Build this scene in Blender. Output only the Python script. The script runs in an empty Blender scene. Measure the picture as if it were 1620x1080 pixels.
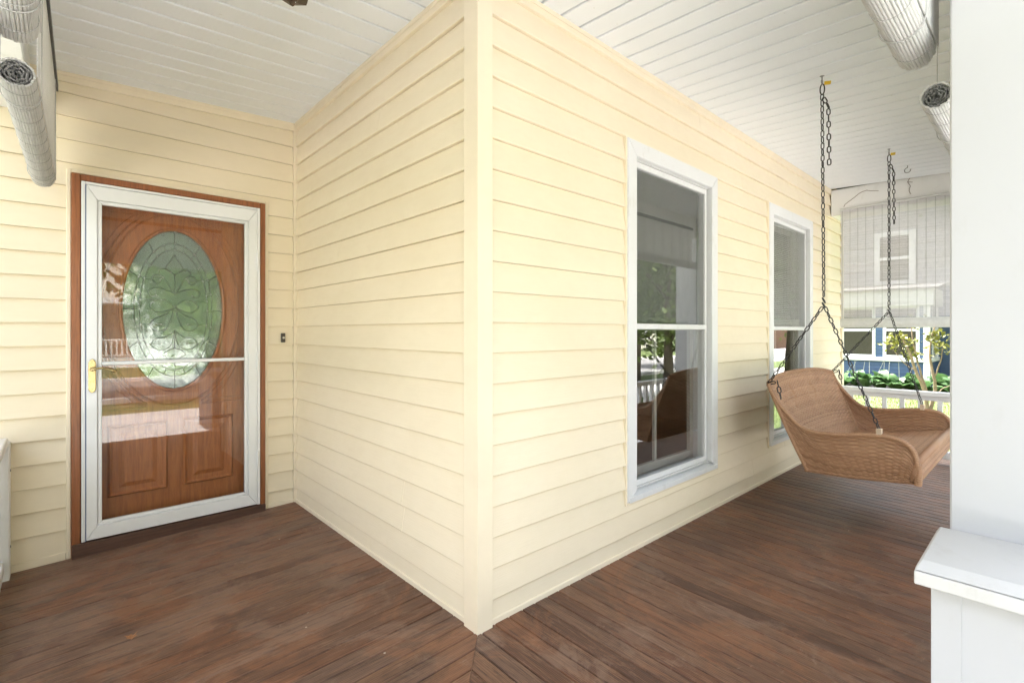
import bpy, bmesh, math, random
from mathutils import Vector, Matrix, Quaternion, noise
random.seed(11)
R = math.radians
pi = math.pi
scene = bpy.context.scene
col = scene.collection

# ------------------------------------------------------------------ camera
cam_d = bpy.data.cameras.new('camera')
cam = bpy.data.objects.new('camera', cam_d)
col.objects.link(cam)
cam.location = (0, 0, 1.2)
cam.rotation_euler = (R(90), 0, R(47.48 - 90))
cam_d.sensor_width = 36
cam_d.lens = 784.8 / 1620 * 36
cam_d.shift_y = -15 / 1620
cam_d.clip_start = 0.02
cam_d.clip_end = 1500
scene.camera = cam

# ------------------------------------------------------------------ sky, sun, exposure
SUN_EL, SUN_AZ = 67, 86          # azimuth measured from +X, counter-clockwise
world = bpy.data.worlds.new('World')
scene.world = world
world.use_nodes = True
wn = world.node_tree
bg = wn.nodes['Background']
sky = wn.nodes.new('ShaderNodeTexSky')
sky.sky_type = 'NISHITA'
sky.sun_disc = False
sky.sun_elevation = R(SUN_EL)
sky.sun_rotation = R(90 - SUN_AZ)
sky.air_density = 1.0
sky.dust_density = 4.0
sky.ozone_density = 1.0
hs = wn.nodes.new('ShaderNodeHueSaturation')
hs.inputs['Saturation'].default_value = 0.42
wn.links.new(sky.outputs[0], hs.inputs['Color'])
wn.links.new(hs.outputs[0], bg.inputs['Color'])
bg.inputs['Strength'].default_value = 0.15
sun_d = bpy.data.lights.new('sun', 'SUN')
sun_d.energy = 4.5
sun_d.angle = R(3)
sun_d.color = (1.0, 0.97, 0.93)
sun = bpy.data.objects.new('sun', sun_d)
col.objects.link(sun)
sd = Vector((math.cos(R(SUN_EL)) * math.cos(R(SUN_AZ)), math.cos(R(SUN_EL)) * math.sin(R(SUN_AZ)), math.sin(R(SUN_EL))))
sun.rotation_euler = sd.to_track_quat('Z', 'Y').to_euler()
sun.location = (0, 0, 30)
vs = scene.view_settings
vs.view_transform = 'Standard'
vs.look = 'None'
vs.gamma = 1
vs.use_curve_mapping = False
vs.exposure = 3.16
scene.cycles.max_bounces = 10
scene.cycles.diffuse_bounces = 5
scene.cycles.glossy_bounces = 5
scene.cycles.transmission_bounces = 8
scene.cycles.transparent_max_bounces = 16
scene.cycles.caustics_reflective = False
scene.cycles.caustics_refractive = False

# ------------------------------------------------------------------ node helpers
class NT:
    def __init__(s, name):
        s.m = bpy.data.materials.new(name)
        s.m.use_nodes = True
        s.t = s.m.node_tree
        s.b = s.t.nodes['Principled BSDF']
        s.out = s.t.nodes['Material Output']
    def n(s, typ, **kw):
        nd = s.t.nodes.new('ShaderNode' + typ)
        for k, v in kw.items():
            if k.startswith('i_'):
                nd.inputs[k[2:].replace('_', ' ')].default_value = v
            else:
                setattr(nd, k, v)
        return nd
    def l(s, a, b):
        s.t.links.new(a, b)
    def set(s, key, v):
        i = s.b.inputs[key]
        if hasattr(v, 'is_linked') or isinstance(v, bpy.types.NodeSocket):
            s.l(v, i)
        else:
            i.default_value = v
    def pos(s, scale=(1, 1, 1), loc=(0, 0, 0), rot=(0, 0, 0), kind='world'):
        if kind == 'world':
            o = s.n('NewGeometry').outputs['Position']
        elif kind == 'uv':
            o = s.n('TexCoord').outputs['UV']
        else:
            o = s.n('TexCoord').outputs['Object']
        mp = s.n('Mapping')
        mp.inputs['Scale'].default_value = scale
        mp.inputs['Location'].default_value = loc
        mp.inputs['Rotation'].default_value = rot
        s.l(o, mp.inputs[0])
        return mp.outputs[0]
    def noise(s, vec, scale=5, detail=4, rough=0.55, dist=0.0):
        nd = s.n('TexNoise')
        nd.inputs['Scale'].default_value = scale
        nd.inputs['Detail'].default_value = detail
        nd.inputs['Roughness'].default_value = rough
        nd.inputs['Distortion'].default_value = dist
        s.l(vec, nd.inputs['Vector'])
        return nd.outputs['Fac']
    def ramp(s, fac, stops):
        r = s.n('ValToRGB')
        e = r.color_ramp.elements
        while len(e) < len(stops):
            e.new(0.5)
        for i, (p, c) in enumerate(stops):
            e[i].position = p
            e[i].color = (c[0], c[1], c[2], 1) if isinstance(c, (tuple, list)) else (c, c, c, 1)
        s.l(fac, r.inputs[0])
        return r.outputs[0]
    def mix(s, fac, a, b, mode='MIX'):
        m = s.n('Mix', data_type='RGBA', blend_type=mode)
        for v, k in ((fac, 0), (a, 6), (b, 7)):
            if isinstance(v, bpy.types.NodeSocket):
                s.l(v, m.inputs[k])
            elif k == 0:
                m.inputs[0].default_value = v
            else:
                m.inputs[k].default_value = (v[0], v[1], v[2], 1)
        return m.outputs[2]
    def math(s, op, a, b=0.0):
        m = s.n('Math', operation=op)
        for v, k in ((a, 0), (b, 1)):
            if isinstance(v, bpy.types.NodeSocket):
                s.l(v, m.inputs[k])
            else:
                m.inputs[k].default_value = v
        return m.outputs[0]
    def bump(s, h, strength=0.3, dist=0.01):
        b = s.n('Bump')
        b.inputs['Strength'].default_value = strength
        b.inputs['Distance'].default_value = dist
        s.l(h, b.inputs['Height'])
        s.l(b.outputs[0], s.b.inputs['Normal'])
        return b.outputs[0]

M = {}

def plain(name, c, rough=0.5, metal=0.0, var=0.08, scale=6, bump=0.0, bscale=80):
    t = NT(name)
    f = t.noise(t.pos(), scale, 4, 0.6)
    lo = tuple(v * (1 - var) for v in c)
    hi = tuple(min(1, v * (1 + var)) for v in c)
    t.set('Base Color', t.ramp(f, [(0.3, lo), (0.7, hi)]))
    t.set('Roughness', rough)
    t.set('Metallic', metal)
    if bump:
        t.bump(t.noise(t.pos(), bscale, 3), bump, 0.004)
    M[name] = t.m
    return t

# vinyl siding: faint embossed grain, slight chalking and dust
def siding_mat(name, along):
    t = NT(name)
    sc = {'x': (1.2, 40, 40), 'y': (40, 1.2, 40)}[along]
    g = t.noise(t.pos(sc), 6, 4, 0.6)
    big = t.noise(t.pos(), 1.6, 5, 0.6)
    mid = t.noise(t.pos((1, 1, 3)), 9, 4, 0.65)
    c = t.ramp(big, [(0.3, (0.785, 0.688, 0.518)), (0.72, (0.825, 0.733, 0.568))])
    c = t.mix(t.ramp(mid, [(0.45, 0.0), (0.8, 0.22)]), c, (0.70, 0.61, 0.45))
    oi = t.n('ObjectInfo')
    c = t.mix(t.math('MULTIPLY', oi.outputs['Random'], 0.10), c, (0.80, 0.72, 0.57))
    t.set('Base Color', c)
    t.set('Roughness', t.ramp(mid, [(0.3, 0.40), (0.7, 0.55)]))
    t.bump(g, 0.22, 0.0025)
    M[name] = t.m
siding_mat('siding_x', 'x')
siding_mat('siding_y', 'y')
plain('cream_trim', (0.82, 0.726, 0.562), 0.42, var=0.03)

def soffit_mat():
    t = NT('soffit')
    big = t.noise(t.pos(), 1.1, 4, 0.6)
    oi = t.n('ObjectInfo')
    c = t.ramp(big, [(0.3, (0.81, 0.84, 0.885)), (0.7, (0.84, 0.87, 0.915))])
    c = t.mix(t.math('MULTIPLY', oi.outputs['Random'], 0.12), c, (0.76, 0.79, 0.83))
    sp = t.ramp(t.noise(t.pos(), 34, 2, 0.5), [(0.72, 0.0), (0.78, 0.25)])
    c = t.mix(sp, c, (0.5, 0.47, 0.43))
    t.set('Base Color', c)
    t.set('Roughness', 0.5)
    t.bump(t.noise(t.pos((18, 18, 18)), 6, 3), 0.05, 0.003)
    M['soffit'] = t.m
soffit_mat()

# porch boards: worn red-brown stain over grey, scuffed softwood
def floor_mat(name, along):
    t = NT(name)
    st = (0.9, 1, 1) if along == 'x' else (1, 0.9, 1)
    def stretch(a, b, off=(0, 0, 0)):
        return t.pos((a, b, 1) if along == 'x' else (b, a, 1), off)
    oi = t.n('ObjectInfo')
    rnd = oi.outputs['Random']
    # every board has its own figure: shift the pattern along the board
    sh = t.n('Combine' 'XYZ')
    k = t.math('MULTIPLY', rnd, 37.0)
    t.l(k, sh.inputs[0 if along == 'x' else 1])
    t.l(t.math('MULTIPLY', rnd, 11.0), sh.inputs[2])
    def shifted(v):
        a = t.n('VectorMath', operation='ADD')
        t.l(v, a.inputs[0])
        t.l(sh.outputs[0], a.inputs[1])
        return a.outputs[0]
    fine = t.noise(shifted(stretch(5.0, 130)), 1.0, 8, 0.8, 0.2)
    fig = t.noise(shifted(stretch(2.2, 26)), 1.0, 7, 0.62, 2.4)
    wv = t.n('TexWave', wave_type='BANDS', bands_direction='Y' if along == 'x' else 'X')
    wv.inputs['Scale'].default_value = 1.0
    wv.inputs['Distortion'].default_value = 11.0
    wv.inputs['Detail'].default_value = 3.0
    wv.inputs['Detail Scale'].default_value = 0.5
    t.l(shifted(stretch(1.6, 40)), wv.inputs['Vector'])
    base = t.ramp(rnd, [(0.0, (0.098, 0.049, 0.032)), (0.25, (0.175, 0.076, 0.041)), (0.5, (0.140, 0.072, 0.045)), (0.75, (0.205, 0.108, 0.064)), (1.0, (0.150, 0.088, 0.062))])
    c = t.mix(t.ramp(fig, [(0.54, 0.0), (0.61, 0.42)]), base, (0.300, 0.168, 0.102))
    c = t.mix(t.ramp(wv.outputs['Fac'], [(0.08, 0.5), (0.26, 0.0)]), c, (0.070, 0.034, 0.022))
    c = t.mix(t.ramp(fine, [(0.40, 0.72), (0.485, 0.0)]), c, (0.060, 0.030, 0.020))
    c = t.mix(t.ramp(fine, [(0.54, 0.0), (0.66, 0.42)]), c, (0.33, 0.190, 0.115))
    def patch(sc, off, lo, hi, amt, colr, rough=0.72, dist=0.8, add=None):
        f = t.noise(t.pos(sc, off), 1.0, 10, rough, dist)
        if add is not None:
            f = t.math('ADD', f, add)
        m_ = t.ramp(f, [(lo, 0.0), (hi, amt)])
        return m_, t.mix(m_, c, colr)
    ax_ = (1.15, 1.9, 1) if along == 'x' else (1.9, 1.15, 1)
    # where the stain has kept its red
    _, c = patch(tuple(1.5 * q for q in ax_), (9, 7, 0), 0.50, 0.57, 0.50, (0.270, 0.120, 0.060))
    # damp, dirty darker patches
    _, c = patch(tuple(2.2 * q for q in ax_), (5, 3, 0), 0.53, 0.61, 0.42, (0.072, 0.041, 0.030))
    # bare greyed wood where feet and weather have worn it, most of all before the door
    gx = t.n('SeparateXYZ')
    t.l(t.n('NewGeometry').outputs['Position'], gx.inputs[0])
    near_door = t.n('MapRange')
    near_door.inputs['From Min'].default_value = 1.5
    near_door.inputs['From Max'].default_value = 2.7
    near_door.inputs['To Min'].default_value = -0.030
    near_door.inputs['To Max'].default_value = 0.05
    t.l(gx.outputs['Y'], near_door.inputs['Value'])
    wear, c = patch(tuple(2.6 * q for q in ax_), (1, 2, 0), 0.50, 0.58, 0.46, (0.275, 0.185, 0.135), 0.74, 1.0, near_door.outputs[0])
    _, c = patch((7, 8, 1), (3, 1, 0), 0.60, 0.67, 0.38, (0.38, 0.275, 0.205), 0.78, 2.4)
    c = t.mix(t.ramp(fine, [(0.40, 0.45), (0.47, 0.0)]), c, (0.065, 0.036, 0.026))
    vor = t.n('TexVoronoi', feature='F1')
    vor.inputs['Scale'].default_value = 5.5
    t.l(t.pos(), vor.inputs['Vector'])
    fl = t.ramp(vor.outputs['Distance'], [(0.020, 0.9), (0.030, 0.0)])
    c = t.mix(fl, c, (0.55, 0.48, 0.41))
    t.set('Base Color', c)
    t.set('Roughness', t.ramp(t.math('ADD', t.math('MULTIPLY', fine, 0.6), t.math('MULTIPLY', wear, 0.5)), [(0.1, 0.40), (0.8, 0.66)]))
    t.set('Specular IOR Level', 0.35)
    t.bump(t.math('ADD', t.math('MULTIPLY', fine, 0.6), t.math('MULTIPLY', wv.outputs['Fac'], 0.4)), 0.35, 0.003)
    M[name] = t.m
floor_mat('floor_x', 'x')
floor_mat('floor_y', 'y')

def wood_mat(name, a, b, dark, scale, rough, rot=(0, 0, 0), coat=0.0):
    t = NT(name)
    v = t.pos(scale, rot=rot)
    f = t.noise(v, 1.0, 5, 0.6, 0.8)
    g = t.noise(t.pos(tuple(k * 3 for k in scale), rot=rot), 1.0, 4, 0.65)
    c = t.ramp(f, [(0.3, a), (0.7, b)])
    c = t.mix(t.ramp(g, [(0.34, 0.6), (0.55, 0.0)]), c, dark)
    t.set('Base Color', c)
    t.set('Roughness', rough)
    t.set('Coat Weight', coat)
    t.set('Coat Roughness', 0.15)
    t.bump(g, 0.12, 0.002)
    M[name] = t.m
wood_mat('door_wood', (0.33, 0.098, 0.023), (0.45, 0.152, 0.041), (0.20, 0.055, 0.015), (30, 30, 2.4), 0.42, coat=0.1)
wood_mat('casing_wood', (0.24, 0.078, 0.024), (0.34, 0.120, 0.040), (0.14, 0.042, 0.014), (40, 40, 2.0), 0.42, coat=0.15)
wood_mat('threshold_wood', (0.075, 0.034, 0.022), (0.105, 0.05, 0.032), (0.035, 0.018, 0.013), (2, 60, 30), 0.55)

def white_paint(name, c=(0.80, 0.80, 0.80), dirt=(0.55, 0.53, 0.48), amt=0.35, rough=0.42, bump=0.12):
    t = NT(name)
    big = t.noise(t.pos(), 2.3, 5, 0.6)
    d = t.ramp(t.noise(t.pos((1, 1, 0.5)), 14, 6, 0.7), [(0.56, 0.0), (0.75, amt)])
    cc = t.ramp(big, [(0.3, tuple(k * 0.965 for k in c)), (0.7, c)])
    t.set('Base Color', t.mix(d, cc, dirt))
    t.set('Roughness', rough)
    t.bump(t.noise(t.pos(), 60, 4, 0.6), bump, 0.002)
    M[name] = t.m
white_paint('white_paint', (0.84, 0.84, 0.84))
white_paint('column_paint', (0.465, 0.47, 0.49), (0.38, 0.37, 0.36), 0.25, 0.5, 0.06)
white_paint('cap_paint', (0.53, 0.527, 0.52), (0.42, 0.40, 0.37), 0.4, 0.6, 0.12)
white_paint('white_metal', (0.80, 0.81, 0.825), (0.62, 0.62, 0.62), 0.15, 0.35, 0.02)
white_paint('window_white', (0.72, 0.725, 0.735), (0.50, 0.47, 0.42), 0.45, 0.42, 0.05)
white_paint('storm_grey', (0.60, 0.60, 0.60), (0.36, 0.32, 0.26), 0.7, 0.5, 0.15)
white_paint('rail_white', (0.80, 0.80, 0.81), (0.55, 0.54, 0.5), 0.3, 0.45, 0.08)
plain('dark_gap', (0.03, 0.03, 0.03), 0.9)
plain('backing', (0.30, 0.24, 0.16), 0.9)
plain('blue_seal', (0.10, 0.14, 0.28), 0.6)
plain('brass', (0.50, 0.39, 0.20), 0.26, 1.0, var=0.15, scale=60)
plain('chain_steel', (0.045, 0.043, 0.045), 0.5, 0.6, var=0.3, scale=90)
plain('hook_steel', (0.30, 0.30, 0.31), 0.45, 0.9, var=0.2, scale=70)
plain('tag_yellow', (0.80, 0.52, 0.02), 0.5)
plain('bracket', (0.55, 0.42, 0.30), 0.6)
plain('lamp_bronze', (0.060, 0.038, 0.022), 0.45, 0.4, var=0.35, scale=40, bump=0.4, bscale=90)
plain('bell_brown', (0.055, 0.045, 0.035), 0.4)
plain('bell_button', (0.62, 0.60, 0.55), 0.35)
plain('vine', (0.14, 0.08, 0.045), 0.8)
plain('dry_leaf', (0.36, 0.17, 0.075), 0.7, var=0.3, scale=200)
plain('black_rail', (0.035, 0.04, 0.045), 0.45)
plain('cord', (0.42, 0.42, 0.42), 0.8)
plain('lead_came', (0.20, 0.215, 0.20), 0.35, 0.4)
plain('solder', (0.85, 0.86, 0.84), 0.2, 0.6)
plain('room_wall', (0.26, 0.25, 0.23), 0.9)
plain('room_floor', (0.055, 0.045, 0.04), 0.6)
plain('inner_sash', (0.42, 0.41, 0.38), 0.5)
plain('wood_post', (0.5, 0.5, 0.5), 0.7)

def stick_mat(name, c1, c2, trans):
    t = NT(name)
    f = t.noise(t.pos((30, 30, 30)), 1.0, 4, 0.65)
    oi = t.n('ObjectInfo')
    c = t.ramp(f, [(0.3, c1), (0.7, c2)])
    c = t.mix(t.math('MULTIPLY', oi.outputs['Random'], 0.25), c, tuple(v * 0.82 for v in c1))
    t.set('Base Color', c)
    t.set('Roughness', 0.85)
    t.set('Specular IOR Level', 0.2)
    if trans:
        tr = t.n('BsdfTranslucent')
        t.l(c, tr.inputs['Color'])
        mx = t.n('MixShader')
        mx.inputs[0].default_value = trans
        t.l(t.b.outputs[0], mx.inputs[1])
        t.l(tr.outputs[0], mx.inputs[2])
        t.l(mx.outputs[0], t.out.inputs['Surface'])
    M[name] = t.m
stick_mat('bamboo_white', (0.72, 0.72, 0.715), (0.83, 0.83, 0.825), 0.3)
stick_mat('bamboo_core', (0.22, 0.22, 0.22), (0.42, 0.42, 0.42), 0.0)
stick_mat('bamboo_sheet', (0.75, 0.735, 0.77), (0.83, 0.815, 0.85), 0.30)

def wicker_mat():
    t = NT('wicker')
    sx_ = t.n('SeparateXYZ')
    t.l(t.n('TexCoord').outputs['UV'], sx_.inputs[0])
    wn_ = t.n('TexWhiteNoise', noise_dimensions='1D')          # every strand dyed a little differently
    t.l(t.math('FLOOR', t.math('DIVIDE', sx_.outputs['Y'], 0.0118)), wn_.inputs['W'])
    rows = t.math('ADD', t.math('MULTIPLY', wn_.outputs['Value'], 0.22), t.math('MULTIPLY', t.noise(t.pos((9, 200, 1), kind='uv'), 1.0, 4, 0.7), 0.78))
    stk = t.noise(t.pos((90, 5, 1), kind='uv'), 1.0, 3, 0.6)
    big = t.noise(t.pos(), 5, 4, 0.6)
    c = t.ramp(rows, [(0.30, (0.20, 0.100, 0.050)), (0.5, (0.34, 0.182, 0.098)), (0.72, (0.45, 0.265, 0.155))])
    c = t.mix(t.ramp(stk, [(0.4, 0.0), (0.7, 0.35)]), c, (0.26, 0.128, 0.066))
    c = t.mix(t.ramp(big, [(0.35, 0.0), (0.75, 0.35)]), c, (0.46, 0.285, 0.165))
    t.set('Base Color', c)
    t.set('Roughness', 0.55)
    t.bump(t.noise(t.pos((400, 400, 400)), 1.0, 2), 0.2, 0.001)
    M['wicker'] = t.m
wicker_mat()

def pane_mat(name, tint, ior, rough=0.0, body=None, body_amt=0.0, wavy=0.0, wscale=20):
    t = NT(name)
    t.t.nodes.remove(t.b)
    tr = t.n('BsdfTransparent')
    tr.inputs[0].default_value = (*tint, 1)
    gl = t.n('BsdfGlossy')
    gl.inputs['Roughness'].default_value = rough
    gl.inputs['Color'].default_value = (1, 1, 1, 1)
    fr = t.n('Fresnel')
    bf = t.n('NewGeometry').outputs['Backfacing']      # the pane's rear face reflects like its front
    t.l(t.math('ADD', t.math('MULTIPLY', bf, 1 / ior - ior), ior), fr.inputs['IOR'])
    base = tr.outputs[0]
    if wavy:
        bp = t.n('Bump')
        bp.inputs['Strength'].default_value = wavy
        bp.inputs['Distance'].default_value = 0.01
        t.l(t.noise(t.pos(), wscale, 3, 0.5), bp.inputs['Height'])
        t.l(bp.outputs[0], gl.inputs['Normal'])
    if body:
        df = t.n('BsdfDiffuse')
        df.inputs[0].default_value = (*body, 1)
        m0 = t.n('MixShader')
        m0.inputs[0].default_value = body_amt
        t.l(base, m0.inputs[1])
        t.l(df.outputs[0], m0.inputs[2])
        base = m0.outputs[0]
    mx = t.n('MixShader')
    t.l(fr.outputs[0], mx.inputs[0])
    t.l(base, mx.inputs[1])
    t.l(gl.outputs[0], mx.inputs[2])
    t.l(mx.outputs[0], t.out.inputs['Surface'])
    M[name] = t.m
pane_mat('storm_glass', (0.965, 0.975, 0.97), 1.45)
pane_mat('window_glass', (0.965, 0.975, 0.97), 2.15, wavy=0.02, wscale=3)
pane_mat('screen_glass', (0.86, 0.87, 0.87), 1.95, body=(0.40, 0.41, 0.41), body_amt=0.07, wavy=0.02, wscale=3)
pane_mat('leaded_glass', (0.50, 0.64, 0.56), 2.4, body=(0.50, 0.62, 0.54), body_amt=0.32, wavy=0.10, wscale=16)
pane_mat('far_glass', (0.35, 0.38, 0.38), 1.7)

def grass_mat():
    t = NT('grass')
    a = t.noise(t.pos(), 0.35, 5, 0.6)
    b = t.noise(t.pos(), 9, 6, 0.75)
    c = t.ramp(a, [(0.3, (0.060, 0.090, 0.018)), (0.7, (0.100, 0.130, 0.030))])
    c = t.mix(t.ramp(b, [(0.35, 0.6), (0.6, 0.0)]), c, (0.045, 0.075, 0.014))
    t.set('Base Color', c)
    t.set('Roughness', 0.85)
    t.bump(b, 0.8, 0.05)
    M['grass'] = t.m
grass_mat()

def leaf_mat(name, c1, c2, trans=0.35, scale=1.5):
    t = NT(name)
    f = t.noise(t.pos(), scale, 4, 0.7)
    g = t.noise(t.pos(), scale * 14, 2, 0.6)
    c = t.ramp(t.math('ADD', t.math('MULTIPLY', f, 0.5), t.math('MULTIPLY', g, 0.5)), [(0.35, c1), (0.65, c2)])
    t.set('Base Color', c)
    t.set('Roughness', 0.5)
    tr = t.n('BsdfTranslucent')
    t.l(c, tr.inputs['Color'])
    mx = t.n('MixShader')
    mx.inputs[0].default_value = trans
    t.l(t.b.outputs[0], mx.inputs[1])
    t.l(tr.outputs[0], mx.inputs[2])
    t.l(mx.outputs[0], t.out.inputs['Surface'])
    M[name] = t.m
leaf_mat('leaf_green', (0.045, 0.095, 0.018), (0.115, 0.175, 0.035))
leaf_mat('leaf_light', (0.075, 0.13, 0.022), (0.165, 0.215, 0.048))
leaf_mat('blade', (0.055, 0.085, 0.016), (0.115, 0.145, 0.032))
leaf_mat('leaf_yellow', (0.075, 0.10, 0.018), (0.20, 0.18, 0.035), scale=6)
leaf_mat('hosta_leaf', (0.028, 0.075, 0.024), (0.080, 0.145, 0.050), 0.3, scale=5)
plain('bark', (0.115, 0.088, 0.066), 0.9, var=0.4, scale=14, bump=0.9, bscale=18)
plain('stem_brown', (0.24, 0.175, 0.12), 0.8, var=0.25, scale=20)
plain('stalk', (0.42, 0.42, 0.34), 0.8)
plain('asphalt', (0.16, 0.155, 0.15), 0.9, var=0.15, scale=1.2, bump=0.3)
plain('concrete', (0.46, 0.445, 0.43), 0.85, var=0.12, scale=2.0, bump=0.3)
plain('blue_siding', (0.042, 0.085, 0.165), 0.5, var=0.1, scale=3)
plain('grey_siding', (0.32, 0.32, 0.33), 0.6, var=0.06, scale=3)
plain('far_white', (0.78, 0.78, 0.77), 0.5, var=0.03)
plain('far_cream', (0.55, 0.52, 0.44), 0.7)
plain('far_brick', (0.30, 0.17, 0.13), 0.8, var=0.2, scale=8)
plain('shingle', (0.12, 0.115, 0.11), 0.9, var=0.25, scale=9, bump=0.5)
plain('foundation', (0.30, 0.29, 0.27), 0.9)
plain('soil', (0.06, 0.042, 0.03), 0.95, var=0.3, scale=9)
plain('curtain', (0.20, 0.20, 0.198), 0.9, var=0.05)
plain('slat_grey', (0.52, 0.535, 0.545), 0.7, var=0.03)

# ------------------------------------------------------------------ mesh helpers
ORG = {}
def org(o):
    v = Vector((0, 0, 0))
    while o is not None:
        v += o.location
        o = o.parent
    return v

def link(o, parent=None):
    col.objects.link(o)
    if parent is not None:
        o.parent = parent
    return o

class MB:
    def __init__(s):
        s.v, s.f, s.uv = [], [], None
    def add(s, vs, fs):
        k = len(s.v)
        s.v += [tuple(p) for p in vs]
        s.f += [tuple(i + k for i in f) for f in fs]
        return s
    def hexa(s, p):   # 8 corners: bottom ring 0-3, top ring 4-7
        return s.add(p, [(3, 2, 1, 0), (4, 5, 6, 7), (0, 1, 5, 4), (1, 2, 6, 5), (2, 3, 7, 6), (3, 0, 4, 7)])
    def box(s, x0, x1, y0, y1, z0, z1, ch=0.0):
        if x1 < x0: x0, x1 = x1, x0
        if y1 < y0: y0, y1 = y1, y0
        if z1 < z0: z0, z1 = z1, z0
        if ch <= 0:
            return s.hexa([(x0, y0, z0), (x1, y0, z0), (x1, y1, z0), (x0, y1, z0), (x0, y0, z1), (x1, y0, z1), (x1, y1, z1), (x0, y1, z1)])
        ch = min(ch, (x1 - x0) * 0.45, (y1 - y0) * 0.45, (z1 - z0) * 0.45)
        bm = bmesh.new()
        bmesh.ops.create_cube(bm, size=1)
        for v in bm.verts:
            v.co = Vector((x0 + (v.co.x + .5) * (x1 - x0), y0 + (v.co.y + .5) * (y1 - y0), z0 + (v.co.z + .5) * (z1 - z0)))
        bmesh.ops.bevel(bm, geom=bm.edges[:], offset=ch, segments=1, affect='EDGES', profile=0.5)
        bm.verts.index_update()
        s.add([v.co[:] for v in bm.verts], [[v.index for v in f.verts] for f in bm.faces])
        bm.free()
        return s
    def prism(s, pts, vec):   # polygon pts (3-D), extruded by vec; caps included
        n = len(pts)
        v = Vector(vec)
        p = [Vector(q) for q in pts]
        return s.add([q[:] for q in p] + [(q + v)[:] for q in p],
                     [tuple(range(n))[::-1], tuple(range(n, 2 * n))] + [(i, (i + 1) % n, n + (i + 1) % n, n + i) for i in range(n)])
    def tube(s, pts, r, n=8, closed=False, caps=True, rf=None):
        P = [Vector(p) for p in pts]
        m = len(P)
        base = len(s.v)
        up = None
        for i, p in enumerate(P):
            if closed:
                t = P[(i + 1) % m] - P[i - 1]
            else:
                t = P[min(i + 1, m - 1)] - P[max(i - 1, 0)]
            t.normalize()
            if up is None:
                up = Vector((0, 0, 1)) if abs(t.z) < 0.9 else Vector((1, 0, 0))
            up = (up - t * up.dot(t))
            if up.length < 1e-5:
                up = t.orthogonal()
            up.normalize()
            b = t.cross(up)
            rr = r[i] if isinstance(r, (list, tuple)) else r
            for k in range(n):
                a = 2 * pi * k / n
                q = rr * (rf(i, a) if rf else 1.0)
                s.v.append((p + (up * math.cos(a) + b * math.sin(a)) * q)[:])
        rng = m if closed else m - 1
        for i in range(rng):
            j = (i + 1) % m
            for k in range(n):
                l = (k + 1) % n
                s.f.append((base + i * n + k, base + i * n + l, base + j * n + l, base + j * n + k))
        if not closed and caps:
            s.f.append(tuple(base + k for k in range(n))[::-1])
            s.f.append(tuple(base + (m - 1) * n + k for k in range(n)))
        return s
    def lathe(s, prof, c, n=20):   # prof: (r, z) list, vertical axis at c
        base = len(s.v)
        for r, z in prof:
            for k in range(n):
                a = 2 * pi * k / n
                s.v.append((c[0] + r * math.cos(a), c[1] + r * math.sin(a), c[2] + z))
        for i in range(len(prof) - 1):
            for k in range(n):
                l = (k + 1) % n
                s.f.append((base + i * n + k, base + i * n + l, base + (i + 1) * n + l, base + (i + 1) * n + k))
        return s
    def build(s, name, mat, parent=None, smooth=False, uv=None, local=False):
        me = bpy.data.meshes.new(name)
        o = Vector((0, 0, 0)) if (parent is None or local) else org(parent)
        me.from_pydata([(p[0] - o.x, p[1] - o.y, p[2] - o.z) for p in s.v], [], s.f)
        me.materials.append(M[mat])
        if uv:
            ul = me.uv_layers.new(name='UVMap')
            for lp in me.loops:
                ul.data[lp.index].uv = uv[lp.vertex_index]
        if smooth:
            me.shade_smooth()
        me.update()
        return link(bpy.data.objects.new(name, me), parent)

def recalc(o):
    bm = bmesh.new()
    bm.from_mesh(o.data)
    bmesh.ops.recalc_face_normals(bm, faces=bm.faces[:])
    bm.to_mesh(o.data)
    bm.free()
    return o

def tag(o, label=None, cat=None, group=None, kind=None):
    if label: o['label'] = label
    if cat: o['category'] = cat
    if group: o['group'] = group
    if kind: o['kind'] = kind
    return o

def thing(name, loc, label, cat, group=None):
    o = bpy.data.objects.new(name, None)
    o.empty_display_size = 0.1
    o.location = loc
    link(o)
    return tag(o, label, cat, group)

def inst(src_mesh, name, parent, matrix):   # a piece that shares mesh data
    o = bpy.data.objects.new(name, src_mesh)
    link(o, parent)
    o.matrix_basis = Matrix.Translation(-org(parent)) @ matrix
    return o

# ------------------------------------------------------------------ the house's planes
XA, YB, YC = 1.262, 1.575, 3.652      # backs of the siding on the three walls
X_END = 6.34                          # far corner of the house
LIP, TOPO = 0.021, 0.003
C0, CO = 0.1267, 0.099                # course height, lowest lap line
DIAG = YB - 0.012 - (XA - 0.012)
GROUND = -0.45

def zf(x, y):                         # porch floor falls away from the house
    d = max(0.0, 1.25 - x) if y - x > DIAG else max(0.0, 1.563 - y)
    return -0.030 * d
def zc(x, y):                         # so does its ceiling
    d = max(0.0, 1.25 - x) if y - x > DIAG else max(0.0, 1.563 - y)
    return 2.672 - 0.050 * d

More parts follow.
